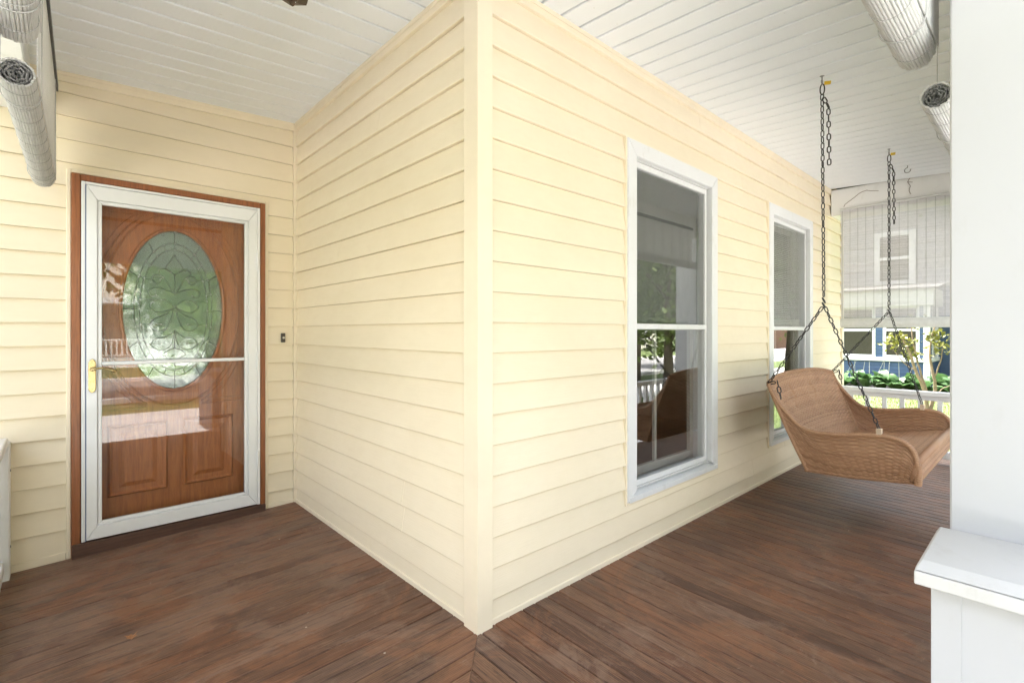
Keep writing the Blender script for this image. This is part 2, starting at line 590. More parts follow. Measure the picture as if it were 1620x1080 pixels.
# ------------------------------------------------------------------ ground, street
gm = MB().add([(-250, -250, GROUND), (250, -250, GROUND), (250, 250, GROUND), (-250, 250, GROUND)], [(0, 1, 2, 3)]).build('lawn', 'grass')
tag(gm, kind='structure')
st = MB().add([(-200, -13.5, GROUND + .006), (200, -13.5, GROUND + .006), (200, -7.5, GROUND + .006), (-200, -7.5, GROUND + .006)], [(0, 1, 2, 3)]).build('street', 'asphalt')
tag(st, kind='structure')
for y0 in (-13.7, -7.5):
    tag(MB().box(-200, 200, y0, y0 + 0.2, GROUND - .05, GROUND + .12, 0.015).build('kerb', 'concrete'), kind='structure')
sw = MB().box(-200, 200, -5.2, -3.8, GROUND - .1, GROUND + .02).build('sidewalk', 'concrete')
tag(sw, kind='structure')
fw = MB().box(-1.6, 8.5, -3.8, -.45, GROUND - .1, GROUND + .024).build('bounce_apron', 'concrete')  # unseen concrete, made wide to bounce neutral light up to the ceiling
tag(fw, kind='structure')
dw = MB().box(-6.2, -2.9, -7.2, 9.0, GROUND - .1, GROUND + .028).build('bounce_slab', 'concrete')  # unseen slab added on the left as a pale, neutral light reflector
tag(dw, kind='structure')

# ------------------------------------------------------------------ porch floor, board by board
pf = MB()
pf.box(-0.30, 1.26, 0.06, 3.66, -0.30, -0.115)
pf.box(1.26, 6.30, 0.06, 1.57, -0.30, -0.115)
porch_floor = pf.build('porch_floor', 'threshold_wood')
tag(porch_floor, kind='structure')
X_OUT, Y_OUT = -0.33, 0.03

def plank(name, mat, parent, along, a0, a1, lo, hi, surf, up, th, gap, ch, face_drop=0.0):
    # one board; a = across, b = along; lo/hi give its ends as functions of a
    g = gap / 2
    aa = [(a0 + g, 1), (a0 + g, ch), (a0 + g + ch, 0), (a1 - g - ch, 0), (a1 - g, ch), (a1 - g, 1)]
    mb = MB()
    pts0, pts1 = [], []
    for a, dpt in aa:
        dz = th if dpt == 1 else dpt + face_drop
        for b, arr in ((lo(a), pts0), (hi(a), pts1)):
            x, y = (b, a) if along == 'x' else (a, b)
            arr.append((x, y, surf(x, y) - up * dz))
    n = len(aa)
    mb.add(pts0 + pts1, [tuple(range(n))[::-1], tuple(range(n, 2 * n))] + [(i, (i + 1) % n, n + (i + 1) % n, n + i) for i in range(n)])
    return recalc(mb.build(name, mat, parent))

BW = 0.078
y = YB - 0.012 - 24 * BW
k = 0
while y < YC - 0.01:                 # left leg: boards run along x
    y1 = min(y + BW, YC)
    if y1 > Y_OUT + .05:
        plank('floor_board', 'floor_x', porch_floor, 'x', max(y, Y_OUT), y1, lambda a: X_OUT,
              (lambda a: min(XA, a - DIAG) - 0.0012), lambda x, yy: -0.030 * max(0, 1.25 - x) + random.uniform(-.0002, .0002), 1, 0.022, 0.0042, 0.0028) if min(y1 - DIAG, XA) - X_OUT > .05 and max(y, Y_OUT) - DIAG > X_OUT else None
    y += BW
x = 1.25 - 20 * BW
while x < 6.28:                      # right leg: boards run along y
    x1 = x + BW
    if x1 + DIAG > Y_OUT + .05 and x + DIAG > Y_OUT:
        plank('floor_board', 'floor_y', porch_floor, 'y', x, x1, lambda a: Y_OUT,
              (lambda a: min(YB, a + DIAG) - 0.0012), lambda xx, yy: -0.030 * max(0, 1.563 - yy), 1, 0.022, 0.0042, 0.0028)
    x += BW
# skirt under the porch edge
sk = MB()
sk.box(X_OUT + .02, X_OUT + .06, Y_OUT + .02, 3.7, GROUND, -.075)
sk.box(X_OUT + .06, 6.3, Y_OUT + .02, Y_OUT + .06, GROUND, -.075)
sk.box(6.26, 6.30, Y_OUT + .06, 1.57, GROUND, -.04)
tag(sk.build('porch_skirt', 'white_paint'), kind='structure')

# ------------------------------------------------------------------ porch ceiling
ceil = MB().add([(-.5, -.15, 2.735), (7.0, -.15, 2.735), (7.0, 3.66, 2.735), (-.5, 3.66, 2.735)], [(0, 1, 2, 3)]).build('porch_ceiling', 'dark_gap')
tag(ceil, kind='structure')
CW = 0.1315
x = 1.600 - 14 * CW
i = 0
while x < 5.85:
    plank('ceiling_plank', 'soffit', ceil, 'y', x, min(x + CW, 5.893), lambda a: 0.02 if a > -.2 else .02,
          (lambda a: min(YB - .002, a + DIAG) - 0.001), lambda xx, yy: 2.672 - 0.05 * max(0, 1.563 - yy), -1, 0.032, 0.010 if i % 2 else 0.014, 0.0035) if x + DIAG > 0.03 else None
    x += CW
    i += 1
y = 3.64 - 26 * CW
i = 0
while y < YC - .02:
    y1 = min(y + CW, YC)
    if y - DIAG > -0.25:
        plank('ceiling_plank', 'soffit', ceil, 'x', y, y1, lambda a: -0.30,
              (lambda a: min(XA - .002, a - DIAG) - 0.001), lambda xx, yy: 2.672 - 0.05 * max(0, 1.25 - xx), -1, 0.032, 0.010 if i % 2 else 0.014, 0.0035)
    y += CW
    i += 1

# ------------------------------------------------------------------ the house
house = thing('house', (1.262, 1.575, 0), 'cream sided house wrapped by the porch, with wooden front door and white framed windows', 'house')
W1 = (2.255, 3.335, 0.262, 2.262)
W2 = (4.235, 5.325, 0.262, 2.262)
DOOR = (0.036, 1.064, -0.08, 2.092)

def backing(name, segs, mk):
    mb = MB()
    for s_ in segs:
        mk(mb, *s_)
    return mb.build(name, 'backing', house)

ZB, ZT = -0.30, 2.74
def segs_around(lo, hi, holes):
    out, c = [], lo
    for a, b, z0, z1 in holes:
        out.append((c, a, ZB, ZT))
        if z0 > ZB: out.append((a, b, ZB, z0))
        out.append((a, b, z1, ZT))
        c = b
    out.append((c, hi, ZB, ZT))
    return out
HB = [(W1[0] + .05, W1[1] - .05, W1[2] + .05, W1[3] - .05), (W2[0] + .05, W2[1] - .05, W2[2] + .05, W2[3] - .05)]
wall_b = backing('wall', segs_around(XA, X_END, HB), lambda m, a, b, z0, z1: m.box(a, b, YB, YB + .13, z0, z1))
wall_a = backing('wall', [(YB + .13, YC, ZB, ZT)], lambda m, a, b, z0, z1: m.box(XA, XA + .13, a, b, z0, z1))
wall_c = backing('wall', segs_around(-2.6, XA + .13, [(DOOR[0] + .03, DOOR[1] - .03, -.06, DOOR[3] - .03)]), lambda m, a, b, z0, z1: m.box(a, b, YC, YC + .13, z0, z1))
# courses of lap siding
def course_off(t):
    return LIP + (TOPO - LIP) * t
def course_prof(z0, z1, a, b):        # outline (offset, z) of a course z0..z1 clipped to a..b
    t0, t1 = (a - z0) / (z1 - z0), (b - z0) / (z1 - z0)
    if t0 < 0.01:
        o_ = course_off(0)
        return [(0.0, a + .0025), (o_ - 0.0085, a + .0025), (o_ - 0.0075, a), (o_ - 0.0015, a + 0.0003), (o_, a + 0.003), (course_off(t1), b), (0.0, b)]
    return [(0.0, a), (course_off(t0), a), (course_off(t1), b), (0.0, b)]
def siding(wall, mat, place, lo, hi, holes, c0, ch, ztop, zbot, joints={}):
    ext = Vector(place(1, 0, 0)) - Vector(place(0, 0, 0))
    k = -1
    while True:
        z0 = c0 + ch * k
        z1 = z0 + ch
        k += 1
        if z0 > ztop - .02: break
        a_, b_ = max(z0, zbot), min(z1, ztop)
        if b_ - a_ < .01: continue
        # x intervals with their clipped z range
        runs, cur, c = [], [], lo
        for h0, h1, hz0, hz1 in holes:
            cur.append((c, h0, a_, b_))
            if hz0 < b_ - .012 and hz1 > a_ + .012:
                if hz0 > a_ + .012: cur.append((h0, h1, a_, hz0))
                elif hz1 < b_ - .012: cur.append((h0, h1, hz1, b_))
                else:
                    runs.append(cur); cur = []
            else:
                cur.append((h0, h1, a_, b_))
            c = h1
        cur.append((c, hi, a_, b_))
        runs.append(cur)
        if k - 1 in joints:           # a lapped end joint: the second length lies over the first
            j_, new = joints[k - 1], []
            for run in runs:
                l_ = [(p0, min(p1, j_), za, zb) for p0, p1, za, zb in run if p0 < j_ - .01]
                r_ = [(max(p0, j_), p1, za, zb) for p0, p1, za, zb in run if p1 > j_ + .01]
                new += [q for q in (l_, r_) if q]
            runs = new
        for run in runs:
            mb = MB()
            lift = .0010 if (k - 1 in joints and run[0][0] >= joints[k - 1] - 1e-4 and len(run)) else 0
            for (p0, p1, za, zb) in run:
                if p1 - p0 < .004: continue
                pr = [(o_ + (lift if o_ > 0 else 0), z_) for o_, z_ in course_prof(z0, z1, za, zb)]
                mb.prism([place(p0, o_, z_) for o_, z_ in pr], ext * (p1 - p0))
            if mb.v:
                recalc(mb.build('siding_board', mat, wall))
siding(wall_b, 'siding_x', lambda a, o, z: (a, YB - o, z), 1.300, X_END - .05, [(W1[0], W1[1], W1[2], W1[3]), (W2[0], W2[1], W2[2], W2[3])], CO, C0, 2.665, -.05, {18: 4.95, 19: 3.1, 17: 3.75, 0: 3.95, 1: 4.6})
siding(wall_a, 'siding_y', lambda a, o, z: (XA - o, a, z), 1.628, YC - .030, [], CO, C0, 2.665, -.05, {1: 2.15, 2: 2.15, 12: 2.9, 17: 2.4})
# wall with the door: right of it and above in step, the strip left of it laid separately
siding(wall_c, 'siding_x', lambda a, o, z: (a, YC - o, z), DOOR[1], XA - .030, [], CO, C0, CO + C0 * 15, -.05)
siding(wall_c, 'siding_x', lambda a, o, z: (a, YC - o, z), -2.6, XA - .030, [(DOOR[0], DOOR[1], -1, DOOR[3])], CO + C0 * 16, C0, 2.665, CO + C0 * 15)
siding(wall_c, 'siding_x', lambda a, o, z: (a, YC - o, z), -2.6, DOOR[0], [], 0.1225, 0.12525, CO + C0 * 14.999, -.09)
# trims: corner post, inside corner, starter strips, frieze strips
cp = MB()
cp.prism([(1.228, 1.541, -.02), (1.306, 1.541, -.02), (1.306, 1.575, -.02), (1.262, 1.575, -.02), (1.262, 1.630, -.02), (1.228, 1.630, -.02)], (0, 0, 2.69))
recalc(cp.build('corner_post', 'cream_trim', house))
bv = house.children[-1].modifiers.new('bevel', 'BEVEL')
bv.width = .006; bv.segments = 2; bv.limit_method = 'ANGLE'
ic = MB()
ic.box(1.234, 1.2615, 3.624, 3.6515, -.04, 2.66, .002)
ic.build('inside_corner_post', 'cream_trim', house)
def strip(name, pts, mat='cream_trim'):
    mb = MB()
    for p in pts:
        mb.box(*p)
    return mb.build(name, mat, house)
strip('frieze_trim', [(1.2385, 1.2615, 1.632, 3.622, 2.622, 2.672, .003)])
strip('frieze_trim', [(1.2345, 1.238, 1.632, 3.622, 2.650, 2.672, .001)])
strip('frieze_trim', [(1.308, 6.29, 1.5515, 1.5745, 2.622, 2.672, .003)])
strip('frieze_trim', [(1.308, 5.9, 1.5475, 1.551, 2.650, 2.672, .001)])
fz = MB()
def sl(m, x0, x1, y0, y1, dz0, dz1):
    a, b = zc(x0, 3.4), zc(x1, 3.4)
    m.hexa([(x0, y0, a + dz0), (x1, y0, b + dz0), (x1, y1, b + dz0), (x0, y1, a + dz0), (x0, y0, a + dz1), (x1, y0, b + dz1), (x1, y1, b + dz1), (x0, y1, a + dz1)])
sl(fz, -.3, 1.233, 3.626, 3.651, -.052, 0.006)
sl(fz, -.3, 1.233, 3.621, 3.6255, -.020, 0.006)
fz.build('frieze_trim', 'cream_trim', house)
strip('starter_trim', [(1.240, 1.262, 1.632, 3.622, -.03, .022, .003)])
strip('starter_trim', [(1.308, 6.30, 1.553, 1.575, -.03, .022, .003)])
strip('starter_trim', [(DOOR[1] + .002, 1.232, 3.630, 3.652, -.03, .022, .003)])
sm = MB()
sm.hexa([(-.30, 3.628, -.09), (DOOR[0] - .002, 3.628, -.05), (DOOR[0] - .002, 3.650, -.05), (-.30, 3.650, -.09), (-.30, 3.628, -.012), (DOOR[0] - .002, 3.628, .006), (DOOR[0] - .002, 3.650, .006), (-.30, 3.650, -.012)])
sm.build('starter_trim', 'cream_trim', house)
# channel around the door
strip('door_channel', [(DOOR[0], DOOR[0] + .020, 3.628, 3.652, -.07, DOOR[3], .003), (DOOR[1] - .020, DOOR[1], 3.628, 3.652, -.05, DOOR[3], .003), (DOOR[0] + .020, DOOR[1] - .020, 3.6285, 3.652, DOOR[3] - .020, DOOR[3], .003)])
# far house corner
strip('corner_post', [(X_END - .05, X_END + .01, 1.547, 1.66, -.05, 2.74, .004)])
# interior: dim rooms behind the glass
rm = MB()
x0, x1, y0, y1 = 1.40, 6.2, YB + .131, 5.6
rm.add([(x0, y0, 0), (x1, y0, 0), (x1, y1, 0), (x0, y1, 0), (x0, y0, 2.6), (x1, y0, 2.6), (x1, y1, 2.6), (x0, y1, 2.6)], [(4, 7, 6, 5), (1, 2, 6, 5), (2, 3, 7, 6), (3, 0, 4, 7)])
rm.build('room_wall', 'room_wall', house)
MB().add([(x0, y0, .01), (x1, y0, .01), (x1, y1, .01), (x0, y1, .01)], [(0, 1, 2, 3)]).build('room_floor', 'room_floor', house)
hl = MB()
hl.add([(-.1, 3.80, 0), (1.35, 3.80, 0), (1.35, 6.5, 0), (-.1, 6.5, 0), (-.1, 3.80, 2.5), (1.35, 3.80, 2.5), (1.35, 6.5, 2.5), (-.1, 6.5, 2.5)], [(0, 1, 2, 3), (4, 7, 6, 5), (1, 2, 6, 5), (2, 3, 7, 6), (3, 0, 4, 7)])
hl.build('room_wall', 'room_wall', house)
# upper storey and roofs
up = MB()
up.box(XA, X_END, YB + .005, 9, 2.95, 5.6)
up.box(-2.6, XA - .01, YC + .005, 9, 2.95, 5.6)
up.box(X_END - .13, X_END, YB + .14, 9, -.4, 2.94)
up.box(-2.6, -2.47, YC + .14, 9, -.4, 2.94)
up.build('upper_wall', 'siding_x', house)
rf = MB()
rf.box(-.85, 6.9, -.62, 1.60, 2.745, 2.93)  # eaves out of view, drawn deeper to shade the right column
rf.box(-.85, 1.3, 1.605, 9, 2.745, 2.93)
rf.box(1.305, 6.9, 1.605, 9, 2.745, 2.93)
rf.box(-2.9, -.855, 3.4, 9, 2.745, 2.93)
rf.add([(-3, 1.2, 5.6), (6.8, 1.2, 5.6), (6.8, 9.4, 5.6), (-3, 9.4, 5.6), (-3, 5.3, 8.2), (6.8, 5.3, 8.2)], [(0, 1, 5, 4), (2, 3, 4, 5), (1, 2, 5), (3, 0, 4), (3, 2, 1, 0)])
rf.build('roof', 'shingle', house)
# porch beams, boxed in white
b1 = MB(); b1.box(-.36, -.105, -.12, 3.634, 2.352, 2.64, .004)
b1.build('porch_beam', 'white_paint', house)
b2 = MB(); b2.box(-.104, 6.18, -.12, .190, 2.352, 2.64, .004)
b2.build('porch_beam', 'white_paint', house)
b3 = MB(); b3.box(5.905, 6.16, .199, 1.553, 2.392, 2.66, .005)
b3.build('porch_beam', 'white_paint', house)

# ------------------------------------------------------------------ windows
def window(W, blinds, lab):
    x0, x1, z0, z1 = W
    yb = YB
    w = MB()
    # cream channel round the casing
    t = .012
    w.box(x0, x0 + t, yb - .024, yb, z0, z1, .002); w.box(x1 - t, x1, yb - .024, yb, z0, z1, .002)
    w.box(x0 + t, x1 - t, yb - .0235, yb, z1 - t, z1, .002); w.box(x0 + t, x1 - t, yb - .0235, yb, z0, z0 + t, .002)
    win = w.build('window', 'cream_trim', house)
    tag(win, label=lab)
    a0, a1, c0, c1 = x0 + t, x1 - t, z0 + t, z1 - t
    cw = .084
    def casing(p, nm='casing'):
        recalc(MB().prism(p, (0, -.001, 0)).build(nm, 'window_white', win))
    # mitred casing, raised inner edge
    def cas(pts, inner):
        mb = MB()
        f = [(px, yb - .030, pz) for px, pz in pts]
        bk = [(px, yb + .03, pz) for px, pz in pts]
        mb.add(f + bk, [(0, 1, 2, 3), (7, 6, 5, 4), (0, 4, 5, 1), (1, 5, 6, 2), (2, 6, 7, 3), (3, 7, 4, 0)])
        o = recalc(mb.build('casing', 'window_white', win))
        m = o.modifiers.new('bevel', 'BEVEL'); m.width = .003; m.segments = 1
    g = .0008
    cb = .055
    cas([(a0, c0 + g), (a0, c1 - g), (a0 + cw, c1 - cw - g), (a0 + cw, c0 + cb + g)], 0)
    cas([(a1, c1 - g), (a1, c0 + g), (a1 - cw, c0 + cb + g), (a1 - cw, c1 - cw - g)], 0)
    cas([(a0 + g, c1), (a1 - g, c1), (a1 - cw - g, c1 - cw), (a0 + cw + g, c1 - cw)], 0)
    # sloping sill and the apron under it
    si = MB()
    si.prism([(a0 + .012, yb - .034, c0 + .002), (a0 + .012, yb - .034, c0 + .030), (a0 + .012, yb + .045, c0 + .052), (a0 + .012, yb + .045, c0 + .002)], (a1 - a0 - .024, 0, 0))
    recalc(si.build('sill', 'window_white', win))
    i0, i1, j0, j1 = a0 + cw + .001, a1 - cw - .001, c0 + cb + .002, c1 - cw - .001
    # jambs of the opening
    jb = MB()
    jb.box(i0 - .02, i0 + .006, yb + .031, yb + .125, j0, j1); jb.box(i1 - .006, i1 + .02, yb + .031, yb + .125, j0, j1)
    jb.box(i0 + .006, i1 - .006, yb + .031, yb + .125, j1 - .006, j1 + .02); jb.box(i0 + .006, i1 - .006, yb + .046, yb + .125, j0 - .03, j0 + .004)
    jb.build('jamb', 'window_white', win)
    # storm sash in grey aluminium with dried putty
    s0, s1, t0, t1 = i0 + .008, i1 - .008, j0 + .006, j1 - .008
    fr = .024
    zm = 1.232
    ys = yb + .004
    sf = MB()
    sf.box(s0, s0 + fr, ys, ys + .030, t0, t1, .002); sf.box(s1 - fr, s1, ys, ys + .030, t0, t1, .002)
    sf.box(s0 + fr, s1 - fr, ys + .001, ys + .030, t1 - fr - .008, t1, .002)
    sf.box(s0 + fr, s1 - fr, ys + .001, ys + .030, t0, t0 + fr + .006, .002)
    sf.build('storm_frame', 'window_white', win)
    pt = MB()
    pt.box(s0 - .007, s0 - .0005, ys - .004, ys + .02, t0, t1); pt.box(s0, s1, ys - .006, ys + .012, t1 + .0005, t1 + .0075)
    pt.box(s0, s1, ys - .008, ys + .012, t0 - .012, t0 - .0005)
    pt.build('putty_line', 'storm_grey', win)
    MB().box(s0 + fr + .001, s1 - fr - .001, ys - .004, ys + .028, zm - .016, zm + .016, .003).build('meeting_rail', 'window_white', win)
    up_ = MB(); up_.box(s0 + fr, s1 - fr, ys + .012, ys + .015, zm + .016, t1 - fr - .008)
    up_.build('pane', 'screen_glass' if not blinds else 'window_glass', win)
    lo_ = MB(); lo_.box(s0 + fr, s1 - fr, ys + .017, ys + .020, t0 + fr + .006, zm - .016)
    lo_.build('pane', 'window_glass', win)
    # inner sash
    yi = yb + .100
    sa = MB()
    for (q0, q1) in ((t0 + .01, zm + .02), (zm - .015, t1)):
        yy = yi + (0 if q0 < 1 else .026)
        sa.box(s0 + .002, s0 + .045, yy, yy + .024, q0, q1); sa.box(s1 - .045, s1 - .002, yy, yy + .024, q0, q1)
        sa.box(s0 + .045, s1 - .045, yy + .001, yy + .024, q0, q0 + .05); sa.box(s0 + .045, s1 - .045, yy + .001, yy + .024, q1 - .04, q1)
    sa.build('inner_sash', 'inner_sash', win)
    MB().box(s0 + .44 * (s1 - s0), s0 + .44 * (s1 - s0) + .022, yi + .002, yi + .02, t0 + .06, zm).build('inner_mullion', 'inner_sash', win)
    if blinds:
        vb = MB()
        z = 1.26
        while z < t1 - .03:
            vb.add([(s0 + .012, yi - .046, z), (s1 - .012, yi - .046, z), (s1 - .012, yi - .033, z + .013), (s0 + .012, yi - .033, z + .013)], [(0, 1, 2, 3)])
            z += .0165
        tag(vb.build('blind_slats', 'slat_grey', win), kind='stuff')
    else:
        cu = MB()
        n = 40
        vs_, fs_ = [], []
        for i in range(n + 1):
            xx = s0 + .0 + (s1 - s0) * i / n
            oo = .018 * math.sin(i * 1.3) + .008 * math.sin(i * 2.9)
            vs_ += [(xx, yi - .034 + oo * .25, 1.26), (xx, yi - .034 + oo * .2, t1)]
        fs_ = [(2 * i, 2 * i + 2, 2 * i + 3, 2 * i + 1) for i in range(n)]
        cu.add(vs_, fs_)
        cu.build('curtain', 'curtain', win, smooth=True)
    return win
window(W1, False, 'near tall window with grey screened upper pane')
window(W2, True, 'far tall window behind the swing with slatted blind inside')

# ------------------------------------------------------------------ front door behind its storm door
D0, D1, DZ = 0.057, 1.042, 2.070
dc = MB()
dc.box(D0, .095, 3.612, 3.70, -.055, DZ, .004); dc.box(1.010, D1, 3.612, 3.70, -.03, DZ, .004)
dc.box(.0955, 1.0095, 3.6125, 3.70, 2.033, DZ, .004)
dcas = dc.build('door_casing', 'casing_wood', house)
MB().box(.058, 1.041, 3.598, 3.80, -.07, .040, .004).build('threshold', 'threshold_wood', house)
sd0, sd1, sz0, sz1 = .098, 1.007, .044, 2.030
sdm = MB()
sdm.box(sd0, sd0 + .016, 3.604, 3.66, sz0, sz1, .002); sdm.box(sd1 - .018, sd1, 3.604, 3.66, sz0, sz1, .002); sdm.box(sd0 + .0165, sd1 - .0185, 3.605, 3.66, sz1 - .014, sz1, .002)
storm = sdm.build('storm_door', 'white_metal', house)
tag(storm, label='white framed glass storm door')
MB().box(sd0 + .0165, sd0 + .0205, 3.606, 3.65, sz0, sz1 - .016).build('door_seal', 'blue_seal', storm)
# the leaf: four mitred frame members with a stepped inner lip
l0, l1, q0, q1 = sd0 + .021, sd1 - .019, sz0 + .004, sz1 - .017
g0, g1, h0, h1 = .186, .915, .140, 1.915
def member(pts, y0, y1, nm='leaf_frame', bev=.003):
    mb = MB()
    f = [(px, y0, pz) for px, pz in pts]; bk = [(px, y1, pz) for px, pz in pts]
    mb.add(f + bk, [(0, 1, 2, 3), (7, 6, 5, 4), (0, 4, 5, 1), (1, 5, 6, 2), (2, 6, 7, 3), (3, 7, 4, 0)])
    o = recalc(mb.build(nm, 'white_metal', storm))
    m = o.modifiers.new('bevel', 'BEVEL'); m.width = bev; m.segments = 2
e = .0006
m0, m1, n0, n1 = g0 - .020, g1 + .020, h0 - .020, h1 + .020
for s_, t_ in (((l0, l1, q0, q1), (m0, m1, n0, n1)),):
    a, b, c, d = s_; a2, b2, c2, d2 = t_
    member([(a, c + e), (a, d - e), (a2, d2 - e), (a2, c2 + e)], 3.603, 3.640)
    member([(b, d - e), (b, c + e), (b2, c2 + e), (b2, d2 - e)], 3.603, 3.640)
    member([(a + e, d), (b - e, d), (b2 - e, d2), (a2 + e, d2)], 3.603, 3.640)
    member([(b - e, c), (a + e, c), (a2 + e, c2), (b2 - e, c2)], 3.603, 3.640)
a, b, c, d = m0 + .001, m1 - .001, n0 + .001, n1 - .001
for pts in ([(a, c + e), (a, d - e), (g0, h1 - e), (g0, h0 + e)], [(b, d - e), (b, c + e), (g1, h0 + e), (g1, h1 - e)], [(a + e, d), (b - e, d), (g1 - e, h1), (g0 + e, h1)], [(b - e, c), (a + e, c), (g0 + e, h0), (g1 - e, h0)]):
    member(pts, 3.610, 3.638, 'glazing_bead', .004)
MB().box(g0 + .0005, g1 - .0005, 3.608, 3.632, 1.012, 1.032, .004).build('cross_bar', 'white_metal', storm)
MB().box(g0, g1, 3.622, 3.625, h0, 1.012).build('glass_pane', 'storm_glass', storm)
MB().box(g0, g1, 3.618, 3.621, 1.032, h1).build('glass_pane', 'storm_glass', storm)
# hinges and closer screws on the right jamb
for zz in (.30, .95, 1.62):
    hg = MB(); hg.box(sd1 - .016, sd1 - .004, 3.598, 3.6035, zz, zz + .11, .002)
    hg.tube([(sd1 - .016, 3.598, zz), (sd1 - .016, 3.598, zz + .11)], .006, 8)
    hg.build('hinge', 'white_metal', storm)
# brass lever set
hp = MB()
cx_, z_lo, z_hi = .143, .862, 1.052
outl = []
zz = [(0, 0), (.010, .006), (.016, .020), (.0165, .040), (.0165, .150), (.016, .168), (.010, .182), (0, .190)]
outl = [(cx_ + r_, z_lo + q) for r_, q in zz] + [(cx_ - r_, z_lo + q) for r_, q in zz[::-1][1:-1]]
hp.prism([(px, 3.6025, pz) for px, pz in outl], (0, -.007, 0))
hnd = recalc(hp.build('door_handle', 'brass', storm))
m = hnd.modifiers.new('bevel', 'BEVEL'); m.width = .003; m.segments = 2
lv = MB()
lv.tube([(cx_, 3.597, .992), (cx_, 3.560, .992)], [.010, .008], 12)
pts, rs = [], []
for i in range(14):
    u = i / 13
    pts.append((cx_ + .002 + u * .098, 3.560 - .006 * math.sin(u * pi), .994 + .010 * math.sin(u * pi * 1.2) - .010 * u))
    rs.append(.0085 - .004 * math.sin(u * pi * .9) + (.0035 if .75 < u < .97 else 0))
lv.tube(pts, rs, 10)
lv.build('lever', 'brass', storm, smooth=True) if False else lv.build('lever', 'brass', storm, smooth=True)
kc = MB(); kc.tube([(cx_, 3.5965, .915), (cx_, 3.588, .915)], .0095, 14)
kc.build('lock_cylinder', 'brass', storm)
for zq in (.882, 1.034):
    MB().tube([(cx_, 3.5962, zq), (cx_, 3.5935, zq)], .0035, 8).build('screw', 'brass', storm)

# wooden door with oval leaded light
YD = 3.716
ox, oz, orx, orz = .544, 1.338, .262, .492
fd = MB()
NSEG = 64
dl, dr, db, dt = .096, 1.009, .045, 2.03
def rect_pt(a):
    c, s = math.cos(a), math.sin(a)
    tx = (dr - ox) / c if c > 1e-6 else ((dl - ox) / c if c < -1e-6 else 1e9)
    tz = (dt - oz) / s if s > 1e-6 else ((db - oz) / s if s < -1e-6 else 1e9)
    t = min(tx, tz)
    return (ox + t * c, oz + t * s)
angs = sorted(set([2 * pi * i / NSEG for i in range(NSEG)] + [math.atan2(zz - oz, xx - ox) % (2 * pi) for xx in (dl, dr) for zz in (db, dt)]))
n = len(angs)
ring_o = [rect_pt(a) for a in angs]
ring_i = [(ox + orx * math.cos(a), oz + orz * math.sin(a)) for a in angs]
vv = [(p[0], YD, p[1]) for p in ring_o] + [(p[0], YD, p[1]) for p in ring_i] + [(p[0], YD + .04, p[1]) for p in ring_o] + [(p[0], YD + .04, p[1]) for p in ring_i]
ff = []
for i in range(n):
    j = (i + 1) % n
    ff += [(i, j, n + j, n + i), (2 * n + j, 2 * n + i, 3 * n + i, 3 * n + j), (n + i, n + j, 3 * n + j, 3 * n + i), (i, 2 * n + i, 2 * n + j, j)]
fd.add(vv, ff)
door = recalc(fd.build('front_door', 'door_wood', house))
tag(door, label='reddish wooden front door with oval leaded glass')
def oval(rx, rz, n=72, cx=ox, cz=oz, y=YD):
    return [(cx + rx * math.cos(2 * pi * i / n), y, cz + rz * math.sin(2 * pi * i / n)) for i in range(n)]
MB().tube(oval(orx + .008, orz + .008, y=YD - .004), .011, 8, closed=True).build('oval_moulding', 'door_wood', door, smooth=True)
MB().tube(oval(orx + .095, orz + .100, y=YD + .0005), .007, 6, closed=True).build('oval_moulding', 'door_wood', door, smooth=True)
# flat ring between the two mouldings, raised
rg = MB()
ra, rb = oval(orx + .088, orz + .093, y=YD - .006), oval(orx + .018, orz + .018, y=YD - .006)
nn = len(ra)
rg.add(ra + rb + [(p[0], YD - .0005, p[2]) for p in ra], [(i, (i + 1) % nn, nn + (i + 1) % nn, nn + i) for i in range(nn)] + [(i, 2 * nn + i, 2 * nn + (i + 1) % nn, (i + 1) % nn) for i in range(nn)])
recalc(rg.build('oval_ring', 'door_wood', door))
# spandrel carvings: stepped corner outlines following the oval
for sx in (-1, 1):
    for sz in (-1, 1):
        for off, rr in ((.0, .006), (.028, .004)):
            cxn = ox + sx * (.405 - off)
            czn = oz + sz * (.595 - off)
            arc = []
            for i in range(13):
                a = R(24 + 44 * i / 12)
                arc.append((ox + sx * (orx + .125 + off) * math.cos(a), YD - .001, oz + sz * (orz + .125 + off) * math.sin(a)))
            loop = [(cxn, YD - .001, arc[0][2])] + arc + [(arc[-1][0], YD - .001, czn), (cxn, YD - .001, czn)]
            loop = [(min(max(p[0], ox - .405), ox + .405), p[1], min(max(p[2], oz - .60), oz + .60)) for p in loop]
            MB().tube(loop, rr, 6, closed=True).build('carved_moulding', 'door_wood', door)
# two raised lower panels
for px0, px1 in ((.215, .505), (.585, .868)):
    pz0, pz1 = .235, .655
    fr_ = MB()
    for k_, (o1, yy) in enumerate(((0, .012), (.012, .016), (.018, .004), (.036, .002))):
        pass
    rings = [(0.0, YD - .001), (.010, YD - .014), (.024, YD - .004), (.052, YD - .003), (.078, YD - .013)]
    vs_, fs_ = [], []
    for o1, yy in rings:
        vs_ += [(px0 + o1, yy, pz0 + o1), (px1 - o1, yy, pz0 + o1), (px1 - o1, yy, pz1 - o1), (px0 + o1, yy, pz1 - o1)]
    for k_ in range(len(rings) - 1):
        for i in range(4):
            j = (i + 1) % 4
            fs_.append((4 * k_ + i, 4 * k_ + j, 4 * k_ + 4 + j, 4 * k_ + 4 + i))
    b_ = 4 * (len(rings) - 1)
    fs_.append((b_, b_ + 1, b_ + 2, b_ + 3))
    recalc(MB().add(vs_, fs_).build('raised_panel', 'door_wood', door))
